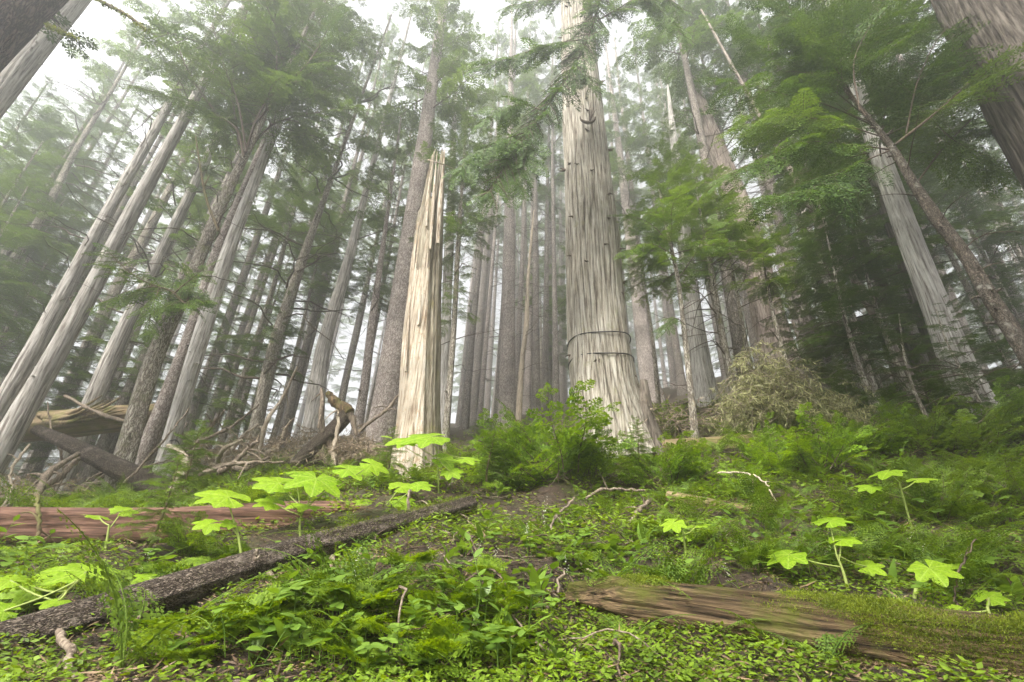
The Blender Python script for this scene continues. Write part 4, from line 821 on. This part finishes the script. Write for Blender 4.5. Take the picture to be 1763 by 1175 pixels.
for lab, px, py, Y, s in (('heap of tan dead brush beyond the reddish log near the leaning branch', 440, 795, 10.0, (1.6, .9, .5)), ('low tangle of dry brown twigs around the foot of the tan trunk', 560, 775, 10.5, (1.2, .8, .45)), ('dry dead brush under the scaly sloping log', 60, 870, 7.6, (.9, .7, .5)), ('thin brown brush by the foot of the big scaly spruce', 640, 790, 9.0, (.6, .5, .3))):
    p = at(px, py, Y); p[2] = min(p[2], h1(p[0], p[1]) + .3) - .05
    tangle('dead_brush', lab, p, *s, 220, 'tan', px, twl=.6, sub=14, sl=.10)
p = at(1330, 745, 7.9); p[2] = h1(p[0], p[1]) - .05
mound = tangle('lichen_mound', 'big tangled mound of dead boughs hung with yellow green lichen', p, .68, .55, 1.6, 460, 'oldlichen', 5, twl=.5, sub=46, hang=.75, sl=.10, thick=.009, lobes=True)
p = at(1430, 735, 7.7); p[2] = h1(p[0], p[1]) - .05
tangle('lichen_mound', 'smaller olive heap of lichen hung twigs leaning on the big tangled mound', p, .55, .5, .75, 200, 'oldlichen', 6, twl=.45, sub=40, hang=.75, sl=.095, lobes=True)
for lab, px, py in (('reddish root tangle on the bank between cedar and lichen mound', 1180, 735), ('loose bundle of bare reddish twigs beside the cedar root slab', 1140, 700)):
    p = at(px, py, 8.3); p[2] = min(p[2], h1(p[0], p[1]) + .25)
    tangle('root_tangle', lab, p, .5, .35, .45, 60, 'tan', px, twl=.6, sub=5, hang=.2, thick=.008)

# ------------------------------------------------------------------ big lobed leaf plants
def lobed_leaf(seed):
    r = np.random.default_rng(seed); na = 133; th = np.linspace(-math.pi * .93, math.pi * .93, na)
    lob = np.array([-142, -98, -50, 0, 50, 98, 142]) * math.pi / 180; ln = np.array([.50, .78, .95, 1.05, .95, .78, .50]) * r.uniform(.93, 1.07, 7)
    R = np.full(na, .0)
    for l, k in zip(lob, ln): R = np.maximum(R, k * (1 - .40 * np.clip(np.abs(th - l) / .46, 0, 1) ** 1.35))
    R += .035 * np.abs(((th * 13) % 1) - .5) * 2 * (R > .4) + .02 * np.abs(((th * 29 + .3) % 1) - .5)
    rings = np.linspace(0, 1, 14); v = []
    vein = np.min(np.abs(th[:, None] - lob[None]), 1)
    for q in rings:
        rr = R * q; z = -.16 * rr ** 2 + .035 * np.sin(th * 3 + seed) * rr + .05 * np.clip(vein / .45, 0, 1) * rr * (1 - .4 * q) + .03 * np.sin(rr * 24) * rr * np.clip(vein / .3, 0, 1) * .4
        v.append(np.stack([rr * np.cos(th) * .96, rr * np.sin(th), z], 1))
    v = np.array(v); i = np.arange(13)[:, None] * na + np.arange(na - 1)[None]
    f = np.stack([i, i + 1, i + na + 1, i + na], -1).reshape(-1, 4)
    q2 = rings[:, None] * R[None]; side = np.abs(((q2 * 5.5 - vein[None] * 2.2) % 1) - .5) < .10
    tone = np.maximum(np.clip(1 - vein[None] * (q2 + .08) / .035, 0, 1), .45 * side * (vein[None] > .05))
    mb = MB(); mb.add(v.reshape(-1, 3), f, tone.ravel() + 1e-4); return mb.mesh('leaf', True)
LOBED = [lobed_leaf(k) for k in range(5)]
DEVILS = []
def devil(label, stem_px, Y, leaves, seed=0):
    """leaves: (px, py, width px, dY, roll)"""
    r = np.random.default_rng(seed); b = at(*stem_px[0], Y); b[2] = min(b[2], max(h1(b[0], b[1]), b[2] - .5)) - .02
    DEVILS.append((b[0], b[1])); [DEVILS.append(tuple(at(q[0], q[1], Y - .05)[:2])) for q in leaves if Y < 3.4]; root = empty('lobed_leaf_plant', b); tag(root, label, 'plant')
    S = [np.zeros(3)] + [at(px, py, Y) - b for px, py in stem_px[1:]]
    if len(S) < 2: S.append(np.array([0, 0, .15]))
    mb = MB(); sp_ = smooth_path(S, 14); tube(mb, sp_, np.linspace(.011, .007, 14), 7); obj('stem', mb.mesh('stem', True), M['stemgreen'], root)
    for k, q in enumerate(leaves):
        px, py, w = q[:3]; y = Y + (q[3] if len(q) > 3 else r.uniform(-.15, .15)); c = at(px, py, y) - b; s = rad(px, py, y, w) * 1.05
        out_ = c - sp_[-1]; out_[2] *= .15; out_ = norm(out_ + r.normal(0, .05, 3)) if np.linalg.norm(out_[:2]) > .04 else norm(r.normal(0, 1, 3) * [1, 1, .1])
        view = norm(CAM - (c + b)); up = norm(np.array([0, 0, 1.0]) + (.52 + r.uniform(-.22, .22)) * view * [1, 1, .2] + r.normal(0, .10, 3))
        xx = norm(out_ - [0, 0, .1]); xx = norm(xx - up * (xx @ up)); R = np.stack([xx, np.cross(up, xx), up], 1)
        o = obj('leaf', LOBED[r.integers(5)], M['devil'], root)
        o.matrix_local = Matrix([[*(R[i] * s), c[i]] for i in range(3)] + [[0, 0, 0, 1]])
        e = c - R[:, 0] * 0; pm = MB(); a = sp_[-1 - (k % 3) * 2]; tube(pm, smooth_path([a, (a + e) / 2 + np.array([0, 0, -.01]) , e], 8), [.005] * 8, 5); obj('leaf_stalk', pm.mesh('leaf_stalk', True), M['stemgreen'], root)
devil('bright lobed plant rising before the reddish log, standing alone on one pale stem', [(428,955), (408,915), (402,895)], 3.6, [(393,856,124), (362,902,66), (397,901,46)], 1)
devil('bright lobed plant with five leaves in tiers over the reddish log', [(522,915), (520,885), (530,868)], 4.2, [(545,824,118), (480,832,95), (470,866,72), (528,870,76), (600,808,90), (510,812,70), (640,800,60)], 2)
devil('bright lobed plant in front of the broken snag, tallest of its kind', [(756,862), (754,810), (752,775)], 5.2, [(742,752,100), (702,758,72), (762,790,60), (800,790,56), (775,812,50), (668,752,30)], 3)
devil('low bright lobed plant on the bank just beside the end of the bark covered log', [(650,900), (655,880)], 4.8, [(690,838,62), (720,835,58), (632,868,55), (690,862,60), (655,884,48)], 4)
devil('large bright lobed leaf plant spreading over the thick end of the bark log', [(5,1105), (70,1060), (135,1000)], 2.6, [(148,985,165), (60,1012,120), (18,1000,100), (8,1052,95), (100,1035,80)], 5)
devil('small bright lobed plant tucked behind the bark log, two leaves', [(290,1025), (290,1005)], 3.3, [(258,995,62), (335,986,62)], 6)
devil('lobed plant with three tilted leaves behind the rotten mossy log', [(1462,1022), (1450,980), (1440,955)], 3.2, [(1428,898,88), (1448,930,70), (1358,955,100), (1492,976,70)], 7)
devil('lobed plant with one broad leaf on two stalks behind the rotten mossy log', [(1570,1040), (1578,1010), (1585,990)], 3.0, [(1600,978,110), (1640,975,50)], 8)
devil('low lobed plant with drooping leaf near the mossy end of the rotten log', [(1700,1062), (1700,1045)], 2.8, [(1702,1030,84), (1650,1050,60)], 9)
devil('lobed plant in shaded ferns on the slope below the pale strip barked cedar', [(1560,880), (1552,845), (1548,830)], 4.4, [(1530,812,82), (1580,826,66), (1500,838,60)], 11)
devil('small lobed plant on the bank above the torn end of the rotten log', [(1180,945), (1176,915)], 3.7, [(1160,900,58), (1200,905,52), (1180,925,40)], 12)
devil('lobed plant with dull lower leaf beside the low dark sapling at the reddish log', [(190,930), (188,905)], 4.0, [(170,890,70), (210,880,64)], 13)
devil('lobed plant whose leaves cross the bottom edge under the small ferns', [(480,1215), (490,1190)], 2.0, [(410,1170,120), (560,1172,90), (600,1168,90)], 10)

# ------------------------------------------------------------------ small plants: a few meshes per kind, copied
def frond(L, r, pairs, w, bend=.5, tri=False, up0=.9):
    """returns leaflet arrays and rachis path; grows from origin along +X"""
    t = np.linspace(0, 1, 14); a = up0 - bend * 2 * t; st = L / 13
    path = np.stack([np.r_[0, np.cumsum(np.cos(a[:-1]) * st)], np.zeros(14), np.r_[0, np.cumsum(np.sin(a[:-1]) * st)]], 1)
    T, _, _ = frames(path); P, D, W = [], [], []
    s0 = .45 if tri else .12
    for i in range(pairs):
        u = s0 + (1 - s0) * (i + .5) / pairs; k = u * 13; k0 = min(12, int(k)); p = path[k0] + (path[k0 + 1] - path[k0]) * (k - k0); tg = T[k0]; nrm = np.array([-tg[2], 0, tg[0]])
        v = (u - s0) / (1 - s0); l = w * ((1 - v) ** .8 if tri else min(1, .35 + v * 2.2) * (1 - v) ** .75) * r.uniform(.85, 1.12) + .006
        for sg in (1, -1):
            d = norm(tg * .45 + np.array([0, sg, 0]) - nrm * .15 + r.normal(0, .05, 3)); e = norm(np.cross(nrm, d)); m = max(2, int(l / .015))
            for j in range(m):
                f = (j + .4) / m; ll = (l * .34 if tri else l * .28) * (1 - f) ** .7 + .004
                for s2 in (1, -1):
                    q = norm(d * .55 + e * s2 + nrm * r.uniform(-.3, .2)) * ll; P.append(p + d * l * f - nrm * .12 * l * f * f); D.append(q); W.append(norm(np.cross(nrm + r.normal(0, .25, 3), q)) * ll * .34)
            P.append(p + d * l * .8); D.append(d * l * .25); W.append(e * l * .05)
    return np.array(P), np.array(D), np.array(W), path
def zrot(a): return np.array([[math.cos(a), -math.sin(a), 0], [math.sin(a), math.cos(a), 0], [0, 0, 1]])
def fern_mesh(seed, n, L, pairs, w, tri, name):
    r = np.random.default_rng(seed); lf = MB()
    for k in range(n):
        P, D, W, path = frond(L * r.uniform(.7, 1.15), r, pairs, w * r.uniform(.8, 1.15), r.uniform(.3, .62) if not tri else .55, tri, r.uniform(.6, 1.15) if not tri else r.uniform(.8, 1.3)); m = zrot(k * 6.283 / n + r.uniform(-.4, .4)).T
        o = np.array([r.normal(0, .05), r.normal(0, .05), 0]) if tri else np.zeros(3)
        lf.leaflets(P @ m + o, D @ m, W @ m); tube(lf, path @ m + o, np.linspace(.0026, .0008, 14), 3, cap=False)
    return lf.mesh(name)
def oval(mb, p, d, nrm, L, w, cup=.12, fold=.12):
    d = norm(d); e = norm(np.cross(nrm, d)); n_ = np.cross(d, e); t = np.linspace(0, 1, 7); prof = np.sin(np.pi * t ** .8) ** .9 * w
    c = p + d * L * t[:, None] - n_ * (cup * L * t ** 2)[:, None]
    v = np.stack([c - e * prof[:, None] + n_ * (fold * prof)[:, None], c, c + e * prof[:, None] + n_ * (fold * prof)[:, None]], 1).reshape(-1, 3)
    i = np.arange(6)[:, None] * 3 + np.arange(2)[None]; mb.add(v, np.stack([i, i + 1, i + 4, i + 3], -1).reshape(-1, 4))
def stalk_mesh(seed, name):            # arching stem with two rows of pointed oval leaves
    r = np.random.default_rng(seed); mb = MB()
    for s_ in range(r.integers(1, 4)):
        L = r.uniform(.18, .38); t = np.linspace(0, 1, 9); az = r.uniform(0, 6.28); lean = r.uniform(.35, .9)
        path = np.stack([L * lean * t ** 1.6 * math.cos(az), L * lean * t ** 1.6 * math.sin(az), L * (t - .25 * t * t)], 1) + [r.normal(0, .03), r.normal(0, .03), 0]; tube(mb, path, np.linspace(.003, .0015, 9), 4, cap=False); T, _, _ = frames(path)
        n = r.integers(5, 9)
        for k in range(n):
            q = 2 + int(6 * k / n); side = np.cross([0, 0, 1.0], T[q]); side = norm(side) * (1 if k % 2 else -1); oval(mb, path[q], side + T[q] * .7 + [0, 0, r.uniform(-.1, .2)], norm(np.array([0, 0, 1.0]) + r.normal(0, .2, 3)), r.uniform(.055, .09), r.uniform(.014, .022))
        oval(mb, path[-1], T[-1], np.array([0, 0, 1.0]), .07, .016)
    return mb.mesh(name, True)
def rosette_mesh(seed, name):
    r = np.random.default_rng(seed); mb = MB()
    for _ in range(r.integers(3, 7)):
        c = np.array([r.normal(0, .07), r.normal(0, .07), 0]); h = r.uniform(.05, .13); tube(mb, np.array([[0, 0, .006], c * .5 + [0, 0, .004], c + [0, 0, .006]]), [.003, .0025, .002], 4); tube(mb, np.array([c, c + [0, 0, h * .5], c + [r.normal(0, .01), 0, h]]), [.002, .0018, .0015], 4, cap=False); n = r.integers(3, 7); a0 = r.uniform(0, 6.28)
        for k in range(n):
            a = a0 + k * 6.283 / n; oval(mb, c + [0, 0, h], np.array([math.cos(a), math.sin(a), r.uniform(-.1, .35)]), np.array([r.normal(0, .15), r.normal(0, .15), 1]), r.uniform(.035, .06), r.uniform(.011, .019))
    return mb.mesh(name, True)
def spear_mesh(seed, name):            # upright broad parallel-veined leaves
    r = np.random.default_rng(seed); mb = MB()
    for _ in range(r.integers(2, 5)):
        a = r.uniform(0, 6.28); d = np.array([math.cos(a) * .6, math.sin(a) * .6, 1]); oval(mb, np.array([r.normal(0, .02), r.normal(0, .02), 0]), d, np.array([-math.cos(a), -math.sin(a), .6]), r.uniform(.12, .2), r.uniform(.018, .032), .25)
    return mb.mesh(name, True)
def flower_mesh(seed, name):
    r = np.random.default_rng(seed); mb = MB(); t = np.linspace(0, 1, 8); H = r.uniform(.2, .32); path = np.stack([.03 * np.sin(t * 3), .02 * t, H * t], 1)
    for k in range(16):
        p = path[-1] * (1 - .035 * k) + r.normal(0, .008, 3); d = r.normal(0, 1, (4, 3)); d = norm(d) * .006; mb.leaflets(np.repeat(p[None], 4, 0), d, norm(np.cross(d, [.3, .5, 1.0])) * .002)
    return mb.mesh(name)
FERN = [fern_mesh(400 + k, 5 + k % 3, .42, 15, .085, False, 'fern') for k in range(4)]
OAK = [fern_mesh(500 + k, 5, .22, 9, .10, True, 'oak_fern') for k in range(4)]
STALK = [stalk_mesh(600 + k, 'leafy_stalk') for k in range(5)]; ROS = [rosette_mesh(700 + k, 'ground_dogwood') for k in range(4)]
SPEAR = [spear_mesh(800 + k, 'spear_leaf_plant') for k in range(4)]; FLO = [flower_mesh(900 + k, 'foamflower') for k in range(3)]
def zone(px, py):
    if py > 1010 and px > 960: return 'around the rotten mossy log'
    if px > 1150: return 'on the shaded slope above the rotten mossy log' if py > 800 else 'on the upper slope below the lichen mound'
    if px < 880 and py > 1135 - .33 * px: return 'below the bark covered log'
    if px < 800: return 'between the bark covered log and the reddish log'
    return 'on the bare bank under the cedar bushes'
def bare(px, py):                      # how open the litter is there (0..1), as in the photograph
    g = math.exp(-((px - 850) / 150) ** 2 - ((py - 950) / 95) ** 2) * .95 + math.exp(-((px - 690) / 60) ** 2 - ((py - 1050) / 60) ** 2) * .9 + math.exp(-((px - 1250) / 130) ** 2 - ((py - 1150) / 35) ** 2) * .8 + .8 * math.exp(-((px - 1010) / 120) ** 2 - ((py - 880) / 30) ** 2)
    return min(1, g)
def scatter(n, r, dmin=2.05, dmax=8, xl=-1.15, xr=1.3, accept=None):
    out = []; tries = 0
    while len(out) < n and tries < n * 40:
        tries += 1; y = dmin * (dmax / dmin) ** r.random(); x = y * r.uniform(xl, xr); z = h1(x, y); px, py = proj((x, y, z + .05))
        if not (-60 < px < 1823 and 690 < py < 1215) or (accept and r.random() > accept(px, py) * (.3 if px > 930 and py > 1055 else .2 if px < 380 and py > 1075 else 1)): continue
        out.append((x, y, z, px, py))
    return out
LOGS = [(np.array(o.matrix_world.translation), np.array(o.matrix_world.to_3x3() @ Vector((0, 0, 1))), w) for o, w in ((bl, .17), (rl, .26), (ml, .27))]
def clear_of_logs(x, y):
    if any((x - a) ** 2 + (y + .18 - b) ** 2 < .085 for a, b in DEVILS): return False
    for p, z, w in LOGS:
        d = np.array([x, y]) - p[:2]; q = z[:2] / np.linalg.norm(z[:2]); a = d @ q
        e = d[0] * q[1] - d[1] * q[0]; e = e if q[0] > 0 else -e
        if 0 < a < 5 and -w * .7 < e < w * .8 + (.55 if w == .27 else .5): return False
    return True
def plant_out(kind, meshes, mt, n, seed, smin, smax, label, cat, accept, **kw):
    r = np.random.default_rng(seed)
    for x, y, z, px, py in scatter(n, r, accept=accept, **kw):
        if not clear_of_logs(x, y): continue
        me = meshes[r.integers(len(meshes))]
        if not me.materials: me.materials.append(M[mt])
        o = bpy.data.objects.new(kind, me); COL.objects.link(o); s = r.uniform(smin, smax); o.scale = (s, s, s * r.uniform(.8, 1.15)); o.location = (x, y, z - .01)
        o.rotation_euler = (r.normal(0, .12) - .15, r.normal(0, .12), r.uniform(0, 6.28)); zn = zone(px, py); tag(o, label + ' ' + zn, cat, kind.replace('_', ' ') + ' plants ' + zn)
lowleft = lambda px, py: (.95 if px < 880 and py > 1120 - .33 * px else .35 if px < 880 else .22 if py > 1030 else .15) * (1 - bare(px, py)) * (.25 + .75 * (vnoise(px / 70, py / 40, 0, 2) > -.15))
plant_out('oak_fern', OAK, 'oakfern', 210, 1, .6, 1.25, 'small bright triangular fern', 'fern', lowleft, dmax=6)
plant_out('fern', FERN, 'fern', 190, 2, .8, 1.7, 'feathery arching green fern', 'fern', lambda px, py: (.95 if px > 1180 and 760 < py < 1010 else .35 if px > 950 else .3 if py < 960 else .2) * (1 - bare(px, py)), dmax=9)
plant_out('leafy_stalk', STALK, 'broad', 240, 3, .75, 1.35, 'arching stalk with pointed oval leaves', 'plant', lambda px, py: (.7 if 480 < px < 1350 else .35) * (1 - .4 * bare(px, py)), dmax=7)
plant_out('ground_dogwood', ROS, 'broad', 290, 4, .9, 1.6, 'low rosette of small oval leaves', 'plant', lambda px, py: (.9 if bare(px, py) > .3 else .6), dmax=6)
plant_out('spear_leaf_plant', SPEAR, 'broad', 90, 5, .7, 1.3, 'upright plant of broad spear shaped leaves', 'plant', lambda px, py: .8 if px > 480 else .3, dmax=6)
plant_out('foamflower', FLO, 'flower', 50, 6, .8, 1.2, 'thin stem dotted with tiny white flowers', 'flower', lambda px, py: .8 if px > 880 else .3, dmax=4)
def one_fern(label, px, py, Y, s, rz, seed):
    r = np.random.default_rng(seed); b = at(px, py, Y); b[2] = min(b[2], h1(b[0], b[1]) + .15); root = empty('fern', b); tag(root, label, 'fern')
    for k in range(4):
        P, D, W, path = frond(.42 * s * r.uniform(.8, 1.1), r, 16, .09 * s, .45, False, r.uniform(.6, 1.0)); m = zrot(rz + (k - 1.5) * .75 + r.uniform(-.2, .2)).T; lf = MB(); lf.leaflets(P @ m, D @ m, W @ m); tube(lf, path @ m, np.linspace(.003, .001, 14), 4, cap=False); obj('frond', lf.mesh('frond'), M['fern'], root)
one_fern('pale fern with a broad frond held up before the rotten mossy log', 1425, 1150, 2.25, .8, 1.3, 1)
one_fern('slim fern leaning across the split face of the rotten log', 1235, 1095, 2.45, .7, 1.0, 2)
one_fern('fern with long fronds spreading at the foot of the rotten log', 1330, 1115, 2.4, .75, 2.2, 3)
one_fern('upright fern growing at the torn end of the rotten mossy log', 1080, 1110, 2.5, .8, 1.2, 4)
one_fern('large shaded fern arching on the slope behind the tilted lobed plant', 1500, 960, 3.5, 1.3, 2.0, 5)
one_fern('large fern fanning out below the dark weathered log', 1380, 860, 5.0, 1.6, 1.8, 6)

# ------------------------------------------------------------------ bushes and seedling conifers
def bush_mesh(seed, protos, n, sc, h):
    r = np.random.default_rng(seed); lf = MB(); wd = MB()
    for k in range(n):
        az = k * 2.4 + r.uniform(-.4, .4); pit = -r.uniform(.25, 1.35); s = sc * r.uniform(.6, 1.15); b = protos[r.integers(len(protos))]; ca, sa, cp, sp_ = math.cos(az), math.sin(az), math.cos(pit), math.sin(pit)
        m3 = np.array([[ca * cp, -sa, ca * sp_], [sa * cp, ca, sa * sp_], [-sp_, 0, cp]]) * s; o = np.array([r.normal(0, .12), r.normal(0, .12), r.uniform(0, h)])
        wd.add(b[3] @ m3.T + o, b[4]); lf.leaflets(b[0] @ m3.T + o, b[1] @ m3.T, b[2] @ m3.T)
    return lf.mesh('foliage'), wd.mesh('stems')
BR_BUSH = branch_protos(.8, [gen_spray(1.0, rng, .2, .19, .062, .45, .2) for _ in range(3)], .10, .09, .24, rng, 5, .007, .12)
BUSH = [bush_mesh(20 + k, BR_BUSH, 24, 1.0, .18) for k in range(3)]
SEED = [crown_mesh(1.0, .5, 60, BR_UNDER, 1.7, 340 + k, up0=0, up1=.6, top=.2) for k in range(2)]
def bush(label, px, py, Y, s, lm='bush', k=0, name='leafy_bush', meshes=None, group=None, stem=False):
    p = at(px, py, Y); p[2] = h1(p[0], p[1]) - .03; root = empty(name, p, (0, 0, rng.uniform(0, 6.28))); tag(root, label, 'bush' if meshes is None else 'sapling', group)
    lf, wd = (meshes or BUSH)[k % len(meshes or BUSH)]; z = s * .35 if stem else 0
    for nm, me, mt in (('foliage', lf, M[lm]), ('stems', wd, M['twig'])):
        if not me.materials: me.materials.append(mt)
        o = bpy.data.objects.new(nm, me); COL.objects.link(o); o.parent = root; o.scale = (s, s, s); o.location = (0, 0, z)
        if me.materials[0] != mt: o.material_slots[0].link = 'OBJECT'; o.material_slots[0].material = mt
    if stem:
        mb = MB(); t = np.linspace(0, 1, 10); tube(mb, np.stack([.03 * np.sin(t * 5), .02 * np.sin(t * 3), t * s * 1.25], 1), np.linspace(.016, .004, 10) * max(1, s), 6); obj('stem', mb.mesh('stem', True), M['mosstwig'], root)
for k, q in enumerate((('bright leafy bush in front of the massive cedar, tallest of the cluster', 955, 830, 6.0, 1.35, 'bush'), ('fine leaved bush on the bank crest between snag and cedar', 880, 820, 6.3, 1.0, 'bush'), ('dense green bush hiding the near foot of the massive cedar', 1030, 830, 6.2, .75, 'bush'), ('loose green bush on the bank beside the cedar root slab', 1140, 815, 6.2, .85, 'bush'),
     ('low yellow green bush peeking over the crest behind the lobed plants', 900, 755, 8.5, .8, 'bush'), ('small bush with bare stems under the reddish root tangle', 1200, 800, 6.4, .6, 'bush'), ('bright bush on the knoll behind the cedar root slab', 1150, 720, 9.0, .7, 'bush'),
     ('dense bush under the lichen mound', 1330, 790, 6.3, .8, 'bush'), ('broad bush spreading downhill from the lichen mound', 1420, 800, 5.9, .9, 'bush'), ('leafy bush beside the foot of the bent reddish trunk', 1500, 760, 6.6, .9, 'bush'), ('shaded bush before the stout blackish trunk', 1580, 760, 6.3, .85, 'fern'),
     ('shaded bush wrapped round the foot of the pale strip barked cedar', 1670, 770, 6.0, .85, 'fern'), ('dark glossy bush beyond the pale strip barked cedar', 1750, 745, 6.2, 1.0, 'broad'), ('low bush among ferns on the shaded slope', 1600, 860, 4.6, .6, 'fern'), ('small bush at the edge of the ferns by the dark weathered log', 1280, 830, 5.6, .55, 'bush'),
     ('low bush at the frame edge on the fern slope', 1740, 860, 4.6, .6, 'fern'), ('yellow green bush on the crest past the olive lichen heap', 1560, 715, 8.2, .8, 'bush'), ('dwarf green bush near the lone lobed plant', 330, 955, 3.9, .42, 'cover'))):
    bush(*q, k=k)
for k, q in enumerate((('small hemlock sapling with dark forked stem before the reddish log', 248, 965, 4.0, .62), ('seedling conifer growing at the foot of the mossy hemlock', 300, 870, 5.8, .8), ('seedling conifer on the bank by the foot of the broken snag', 660, 850, 6.2, .6), ('little conifer seedling on the litter by the bark log end', 840, 850, 5.8, .6), ('seedling conifer at the far edge of the bushes by the cedar', 1100, 800, 6.6, .7), ('dark young conifer on the fern slope under the pale cedar', 1620, 740, 7.0, 1.0), ('young conifer between lichen mound and slender trunks', 1470, 720, 8.0, 1.0), ('seedling conifer on the crest of the bank near the straight trunk', 830, 760, 8.8, .7))):
    bush(*q[:5], lm='brightleaf' if k < 5 else 'hemleaf', k=k, name='conifer_seedling', meshes=SEED, stem=True)

# ------------------------------------------------------------------ uncountable ground cover
def ground_stuff():
    r = np.random.default_rng(31)
    def pts(n, dmin, dmax, xl=-1.3, xr=1.4):
        y = dmin * (dmax / dmin) ** r.random(n); x = y * r.uniform(xl, xr, n); return x, y, hgt(x, y)
    # low leaves, in patches
    x, y, z = pts(200000, 1.4, 13); pr = [proj((a, b, c)) for a, b, c in zip(x, y, z)]
    dens = np.array([(1 - .25 * bare(*q)) for q in pr]) * np.clip(.62 + fbm(x * 1.8, y * 1.8, 0, 4) * 1.1, .10, 1); kp = r.random(len(x)) < dens; x, y, z = x[kp], y[kp], z[kp]; n = len(x)
    s = r.uniform(.010, .026, n) * np.clip(y / 3.5, .8, 2.2); az = r.uniform(0, 6.28, n); D = np.stack([np.cos(az), np.sin(az), r.uniform(-.2, .6, n)], 1) * s[:, None] * 1.9; up = norm(np.stack([r.normal(0, .4, n), r.normal(0, .4, n) - .2, np.ones(n)], 1)); W = norm(np.cross(up, D)) * (s * .48)[:, None]
    mb = MB(); mb.leaflets(np.stack([x, y, z + r.uniform(.0, .075, n) * np.clip(y / 4, .7, 2)], 1), D, W); o = obj('ground_cover', mb.mesh('ground_cover'), M['cover']); tag(o, None, None, kind='stuff')
    # moss
    x, y, z = pts(60000, 1.4, 9); dens = np.clip(fbm(x * 1.2 + 30, y * 1.2, 0, 14) * 1.6 - .1, 0, 1); kp = r.random(len(x)) < dens; x, y, z = x[kp], y[kp], z[kp]; n = len(x)
    D = norm(np.stack([r.normal(0, .6, n), r.normal(0, .6, n), np.ones(n)], 1)) * (r.uniform(.008, .022, n) * np.clip(y / 3, .8, 2))[:, None]; mb = MB(); mb.leaflets(np.stack([x, y, z - .002], 1), D, norm(np.cross(D, r.normal(0, 1, (n, 3)))) * .0035 * np.clip(y / 3, .8, 2)[:, None]); o = obj('moss', mb.mesh('moss'), M['moss']); tag(o, None, None, kind='stuff')
    # needles, chips and fine twigs
    x, y, z = pts(110000, 1.4, 11); n = len(x); L = r.uniform(.008, .035, n) * np.where(r.random(n) < .12, 4.5, 1) * np.clip(y / 3, .8, 2); az = r.uniform(0, 6.28, n); D = np.stack([np.cos(az), np.sin(az), r.normal(.05, .25, n)], 1) * L[:, None]
    mb = MB(); mb.leaflets(np.stack([x, y, z + r.uniform(0, .03, n)], 1), D, norm(np.cross(D, np.stack([r.normal(0, .5, n), r.normal(0, .5, n), np.ones(n)], 1))) * np.minimum(.0024 + .06 * L, .005)[:, None]); o = obj('litter', mb.mesh('litter'), M['litter']); tag(o, None, None, kind='stuff')
ground_stuff()

# ------------------------------------------------------------------ the fog
bpy.context.view_layer.update()
zmax, zmin = 2.0, 0.0
for o in SC.objects:
    if o.type == 'MESH':
        for c in o.bound_box:
            z = (o.matrix_world @ Vector(c)).z; zmax = max(zmax, z); zmin = min(zmin, z)
mb = MB(); X0, X1, Y0, Y1, Z0, Z1 = -72, 72, -72, 72, zmin - 1, zmax + 1
v = [(x, y, z) for z in (Z0, Z1) for x, y in ((X0, Y0), (X1, Y0), (X1, Y1), (X0, Y1))]
mb.add(v, [(3, 2, 1, 0), (4, 5, 6, 7), (0, 1, 5, 4), (1, 2, 6, 5), (2, 3, 7, 6), (3, 0, 4, 7)])
m, nt, out = mat_new('fog'); pv = N(nt, 'VolumePrincipled'); pv.inputs['Density'].default_value = HAZE_DENSITY; pv.inputs['Color'].default_value = (.96, .965, .97, 1); pv.inputs['Anisotropy'].default_value = .8
nt.links.new(pv.outputs[0], out.inputs['Volume'])
h = obj('haze', mb.mesh('haze'), m); h['kind'] = 'stuff'
print('HAZE', Z0, Z1, 'objects', len(SC.objects))
